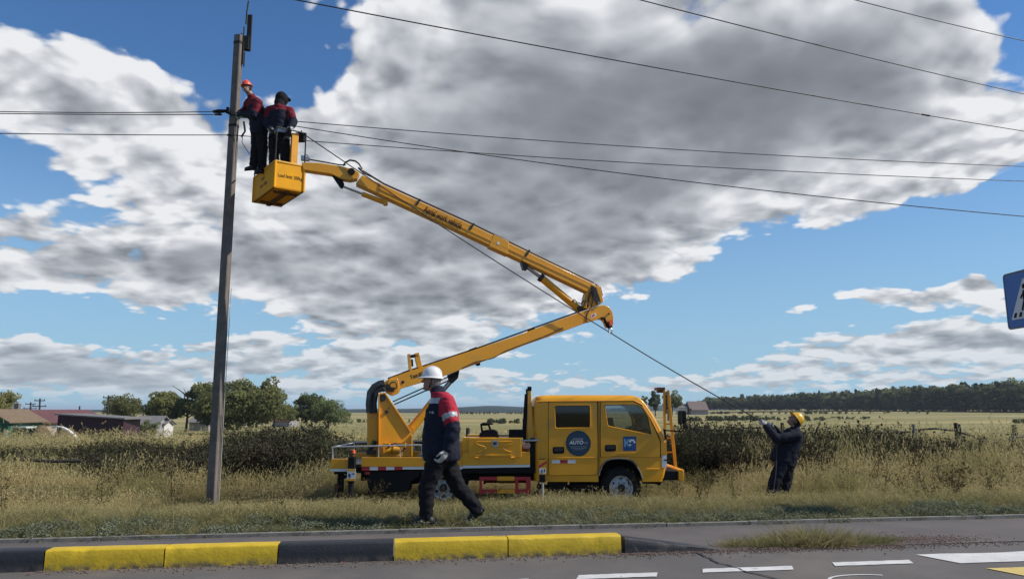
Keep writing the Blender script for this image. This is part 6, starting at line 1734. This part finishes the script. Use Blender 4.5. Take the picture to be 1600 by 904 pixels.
# ------------------------------------------------------------------ village
GREENW = mat('green_boards', (0.012, 0.085, 0.050), 0.8, var=0.2, vscale=2)
ROOFB = mat('brown_roof', (0.165, 0.115, 0.070), 0.9, var=0.2, vscale=2)
ROOFM = mat('maroon_roof', (0.115, 0.045, 0.045), 0.7, var=0.15, vscale=1)
BEIGE = mat('plaster_wall', (0.33, 0.27, 0.22), 0.9, var=0.15)
SHEDM = mat('maroon_sheet', (0.040, 0.012, 0.022), 0.7, var=0.2, vscale=1)
GREYW = mat('grey_wall', (0.27, 0.26, 0.26), 0.9, var=0.2)
WHW = mat('whitewashed_wall', (0.55, 0.53, 0.50), 0.9, var=0.15)
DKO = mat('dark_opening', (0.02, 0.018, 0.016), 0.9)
SLATE = mat('slate_roof', (0.16, 0.15, 0.145), 0.9, var=0.2)
def house(name, label, x0, x1, y0, y1, zb, ze, zr, wall, roof, ridge='y', over=.35, cat='house', rot=0):
    """gabled house standing between x0..x1, y0..y1; eaves ze, ridge zr"""
    cx, cy = (x0 + x1) / 2, (y0 + y1) / 2
    root = empty(name, (cx, cy, zb)); tag(root, label, cat)
    hx, hy = (x1 - x0) / 2, (y1 - y0) / 2
    part('wall', wall, root, box((cx, cy, (zb - .5 + ze) / 2), (hx * 2, hy * 2, ze - zb + .5)))
    if ridge == 'y':
        part('gable', wall, root, prism([V(x0, y0 + .02, ze), V(x1, y0 + .02, ze), V(cx, y0 + .02, zr)], (0, 2 * hy - .04, 0)))
        for s, xe in ((1, x1 + over), (-1, x0 - over)):
            dz = (zr - ze) * over / hx
            part('roof', roof, root, prism([V(cx, y0 - over, zr + .08), V(xe, y0 - over, ze - dz + .08), V(xe, y0 - over, ze - dz + .2), V(cx, y0 - over, zr + .22)], (0, 2 * hy + 2 * over, 0)))
    else:
        part('gable', wall, root, prism([V(x0 + .02, y0, ze), V(x0 + .02, y1, ze), V(x0 + .02, cy, zr)], (2 * hx - .04, 0, 0)))
        for s, ye in ((1, y1 + over), (-1, y0 - over)):
            dz = (zr - ze) * over / hy
            part('roof', roof, root, prism([V(x0 - over, cy, zr + .08), V(x0 - over, ye, ze - dz + .08), V(x0 - over, ye, ze - dz + .2), V(x0 - over, cy, zr + .22)], (2 * hx + 2 * over, 0, 0)))
    root.rotation_euler.z = rot
    return root
def wz(py, Y): return atY(800, py, Y).z
def wx(px, py, Y): return atY(px, py, Y).x
h1 = house('village_house', 'green boarded house with brown roof at the left edge', wx(-52, 660, 74), wx(13, 660, 74), 74, 79.5, -2.3, wz(659, 74), wz(642, 74), GREENW, ROOFB)
for k in range(14):
    xx = wx(-50, 660, 74) + k * .3
    part('board', GREENW, h1, box((xx, 73.97, (-2.3 + wz(658, 74)) / 2), (.27, .05, wz(658, 74) + 2.3)))
part('door_leaf', WHW, h1, box((wx(8, 680, 73.9), 73.9, wz(680, 73.9)), (.34, .06, 1.1)))
h2 = house('village_house', 'house with long maroon roof behind the green one', wx(-8, 660, 82), wx(66, 660, 82), 82, 95, -2.3, wz(660, 82), wz(642.5, 84), BEIGE, ROOFM)
part('chimney', SLATE, h2, box((wx(27, 640, 88), 88, wz(638, 88)), (.5, .5, 1.2)))
pr = empty('porch', (wx(32, 680, 76), 76, -2.3)); tag(pr, 'dark open porch with pale lintel beside the green house', 'porch')
part('porch_roof', WHW, pr, box((wx(33, 667, 76), 76, wz(667, 76)), (2.6, 2.4, .14)))
part('porch_wall', BEIGE, pr, box((wx(24, 663, 76.5), 76.5, wz(663.2, 76.5)), (1.15, .2, .6)))
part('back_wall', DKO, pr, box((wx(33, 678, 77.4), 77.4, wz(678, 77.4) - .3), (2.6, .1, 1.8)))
for px in (16, 34, 54): part('porch_post', GREYW, pr, box((wx(px, 678, 75), 75, wz(679, 75) - .2), (.1, .1, 1.6)))
sh = empty('long_shed', (wx(142, 690, 72), 72, -2.3)); tag(sh, 'long dark maroon shed with a sloping flat roof', 'shed')
A1, A2 = atY(92, 648, 72), atY(193, 655, 72); A3 = atY(208, 655.5, 76)
part('wall', SHEDM, sh, prism([V(A1.x, 72, -2.8), V(A2.x, 72, -2.8), V(A2.x, 72, A2.z), V(A1.x, 72, A1.z)], (-.6, 4.5, 0)))
for k in range(34):
    f = k / 33; part('wall_sheet', SHEDM, sh, box((A1.x + (A2.x - A1.x) * f, 71.985, (-2.6 + A1.z + (A2.z - A1.z) * f) / 2), (.10, .03, A1.z + (A2.z - A1.z) * f + 2.55)))
part('end_wall', GREYW, sh, prism([V(A2.x + .01, 72.02, -2.8), V(A2.x + .01, 72.02, A2.z - .05), V(A3.x, 76, A3.z - .05), V(A3.x, 76, -2.8)], (-.02, .05, 0)))
part('roof', SLATE, sh, prism([V(A1.x - .25, 71.7, A1.z + .02), V(A2.x + .25, 71.7, A2.z + .02), V(A2.x + .25, 71.7, A2.z + .14), V(A1.x - .25, 71.7, A1.z + .14)], (.1, 5.2, 0)))
house('hut', 'small grey-roofed hut behind the green bush', wx(209, 660, 90), wx(243, 660, 90), 90, 94, -2.3, wz(664, 90), wz(652, 90), GREYW, SLATE, 'x', cat='hut')
house('hut', 'small white hut with pale roof left of the broad tree', wx(247, 660, 92), wx(257, 660, 92), 92, 94.5, -2.3, wz(663, 92), wz(657, 92), WHW, SLATE, 'x', .3, cat='hut')
house('barn', 'grey barn partly hidden behind the broad tree', wx(296, 660, 122), wx(326, 660, 122), 122, 128, -2.3, wz(660, 122), wz(650, 122), GREYW, SLATE, 'x', cat='barn')
house('village_house', 'low house with reddish roof between the trees near the field', wx(426, 660, 150), wx(452, 660, 150), 150, 156, -2.6, wz(658, 150), wz(650, 150), GREYW, ROOFM, 'x')
house('barn', 'weathered brown-roofed barn below the wood, right of the boom rest', wx(1080, 640, 230), wx(1106, 640, 230), 230, 238, wz(645, 230), wz(640, 230), wz(627.5, 234), GREYW, mat('weathered_roof', (0.17, 0.125, 0.11), .9, var=.25), 'x', cat='barn')
house('village_house', 'tiny white house beside the brown-roofed barn', wx(1062, 640, 232), wx(1074, 640, 232), 232, 238, wz(645, 232), wz(637, 232), wz(632, 234), WHW, SLATE, 'x')
HAY = mat('old_hay', (0.125, 0.085, 0.045), 0.95, var=.35, vscale=3, bump=.8, bscale=9, col2=(0.06, 0.05, 0.035), c2scale=1.2)
def haystack(px, pyt, wpx, Y, label, seed):
    b = V(wx(px, 690, Y), Y, ground_z(wx(px, 690, Y), Y)); H = wz(pyt, Y) - b.z; R = wpx * Y / FPX / 2
    rings = []
    for i in range(9):
        f = i / 8; rr = R * math.cos(f * PI / 2 * .96) ** .55
        rings.append([b + V(math.cos(a) * rr * (1 + .16 * mnoise.noise((math.cos(a) * 2 + seed, math.sin(a) * 2, f * 3))), math.sin(a) * rr, H * f * (1 + .05 * mnoise.noise((a, f * 5, seed)))) for a in [2 * PI * k / 22 for k in range(22)]])
    st = MB().add(loft(rings)).build('haystack', HAY, origin=b); tag(st, label, 'haystack'); return b, H, R
haystack(63, 664, 36, 68, 'brown haystack in front of the dark porch', 2)
b, H, R = haystack(102, 668, 42, 68, 'brown haystack under a white-edged tarp by the shed', 5)
tp = tag(MB().add(loft([[b + V(math.cos(math.radians(a)) * R * k + dx, dy, math.sin(math.radians(a)) * H * 1.04 * k) for k in (1.02, 1.08)] + [b + V(math.cos(math.radians(a)) * R * k + dx, dy - .35, math.sin(math.radians(a)) * H * 1.04 * k) for k in (1.08, 1.02)] for a, dx, dy in ((4, .9, -R), (20, .8, -R), (38, .55, -R), (56, .3, -R), (74, .1, -R), (92, 0, -R), (110, 0, -R))])).build('tarp', mat('white_tarp', (0.66, 0.66, 0.66), .6), origin=b), 'white tarp edge curving over the haystack by the shed', 'tarp')
# distant line poles
def far_pole(px, ptop, pbase, Y, label, arms=1, stay=False):
    t = atY(px, ptop, Y); b = atY(px, pbase, Y); b.z = min(b.z, -2.0)
    root = empty('line_pole', b); tag(root, label, 'line pole', 'poles in the village')
    r = .11 * Y / 110
    part('shaft', WOOD, root, tube([b, t], [r * 1.2, r], 8))
    for k in range(arms):
        z = t.z - .35 - .9 * k; w = .75 * Y / 110 if k == 0 else 1.0 * Y / 110
        a = part('crossarm', WOOD, root, box((t.x, Y, z), (2 * w, .14, .14)))
        for s in (-.9, 0, .9): part('insulator', GREYW, a, box((t.x + s * w, Y, z + .16), (.12, .12, .2)))
    if stay: part('strut', WOOD, root, tube([b + V(1.1, 0, 0), t - V(0, 0, 1.0)], r, 6)); part('strut', WOOD, root, tube([b + V(-1.0, 0, 0), t - V(0, 0, 1.2)], r, 6))
far_pole(62.5, 622, 652, 120, 'nearest far pole with two crossarms above the maroon roof', 2)
far_pole(48, 628, 652, 150, 'slim far pole left of the two-armed one', 2)
far_pole(67.5, 645, 655, 170, 'short far pole just right of the two-armed one', 0)
far_pole(75.5, 646, 656, 175, 'middle of the three short far poles over the maroon roof', 0)
far_pole(80.5, 645, 656, 180, 'rightmost of the three short far poles over the maroon roof', 0)
far_pole(124.5, 634, 655, 120, 'bare far pole above the left part of the shed roof', 0)
far_pole(169.5, 617, 656, 110, 'tall far pole rising behind the shed beside the small tree', 1)
far_pole(224, 641, 655, 130, 'short bare far pole right of the small tree', 0)
far_pole(243, 628, 664, 125, 'strutted far pole left of the broad tree', 1, True)
far_pole(256, 642, 664, 125, 'thin far pole at the left side of the broad tree', 0)
far_pole(2, 612, 652, 120, 'far pole at the very left edge of the picture', 0)
far_pole(1044, 636, 650, 210, 'thin far pole beyond the boom rest', 0)

# ------------------------------------------------------------------ the air
def build_haze(density):
    o = MB().add(box2((-6700, -500, -7), (6700, 7200, 24))).build('haze', [], smooth=False)
    m = bpy.data.materials.new('haze_air'); m.use_nodes = True
    nt = m.node_tree; nt.nodes.clear(); N = NT(nt)
    out = N.new('ShaderNodeOutputMaterial'); v = N.new('ShaderNodeVolumePrincipled')
    v.inputs['Color'].default_value = (0.78, 0.87, 1.0, 1); v.inputs['Density'].default_value = density; v.inputs['Anisotropy'].default_value = 0.2
    nt.links.new(v.outputs[0], out.inputs['Volume'])
    o.data.materials.append(m)
    tag(o, 'thin blue haze over the far fields and hills', 'haze', None, 'stuff')
build_haze(HAZE)

# ------------------------------------------------------------------ tidy: thing > part > sub-part, no deeper
for o in list(bpy.data.objects):
    if o.parent and o.name.split('.')[0] in ('door', 'mirror_arm', 'seat', 'headlight', 'steering_wheel', 'round_sticker', 'square_sticker', 'toolbox_door',
                                             'warning_plate', 'boom_saddle', 'hook_block', 'basket_rail', 'slew_motor') and top_of(o) is truck:
        o.parent = truck
def depth(o):
    d = 0
    while o.parent: o = o.parent; d += 1
    return d
for o in list(bpy.data.objects):
    while depth(o) > 2: o.parent = o.parent.parent
bpy.data.scenes.remove(BENCH)
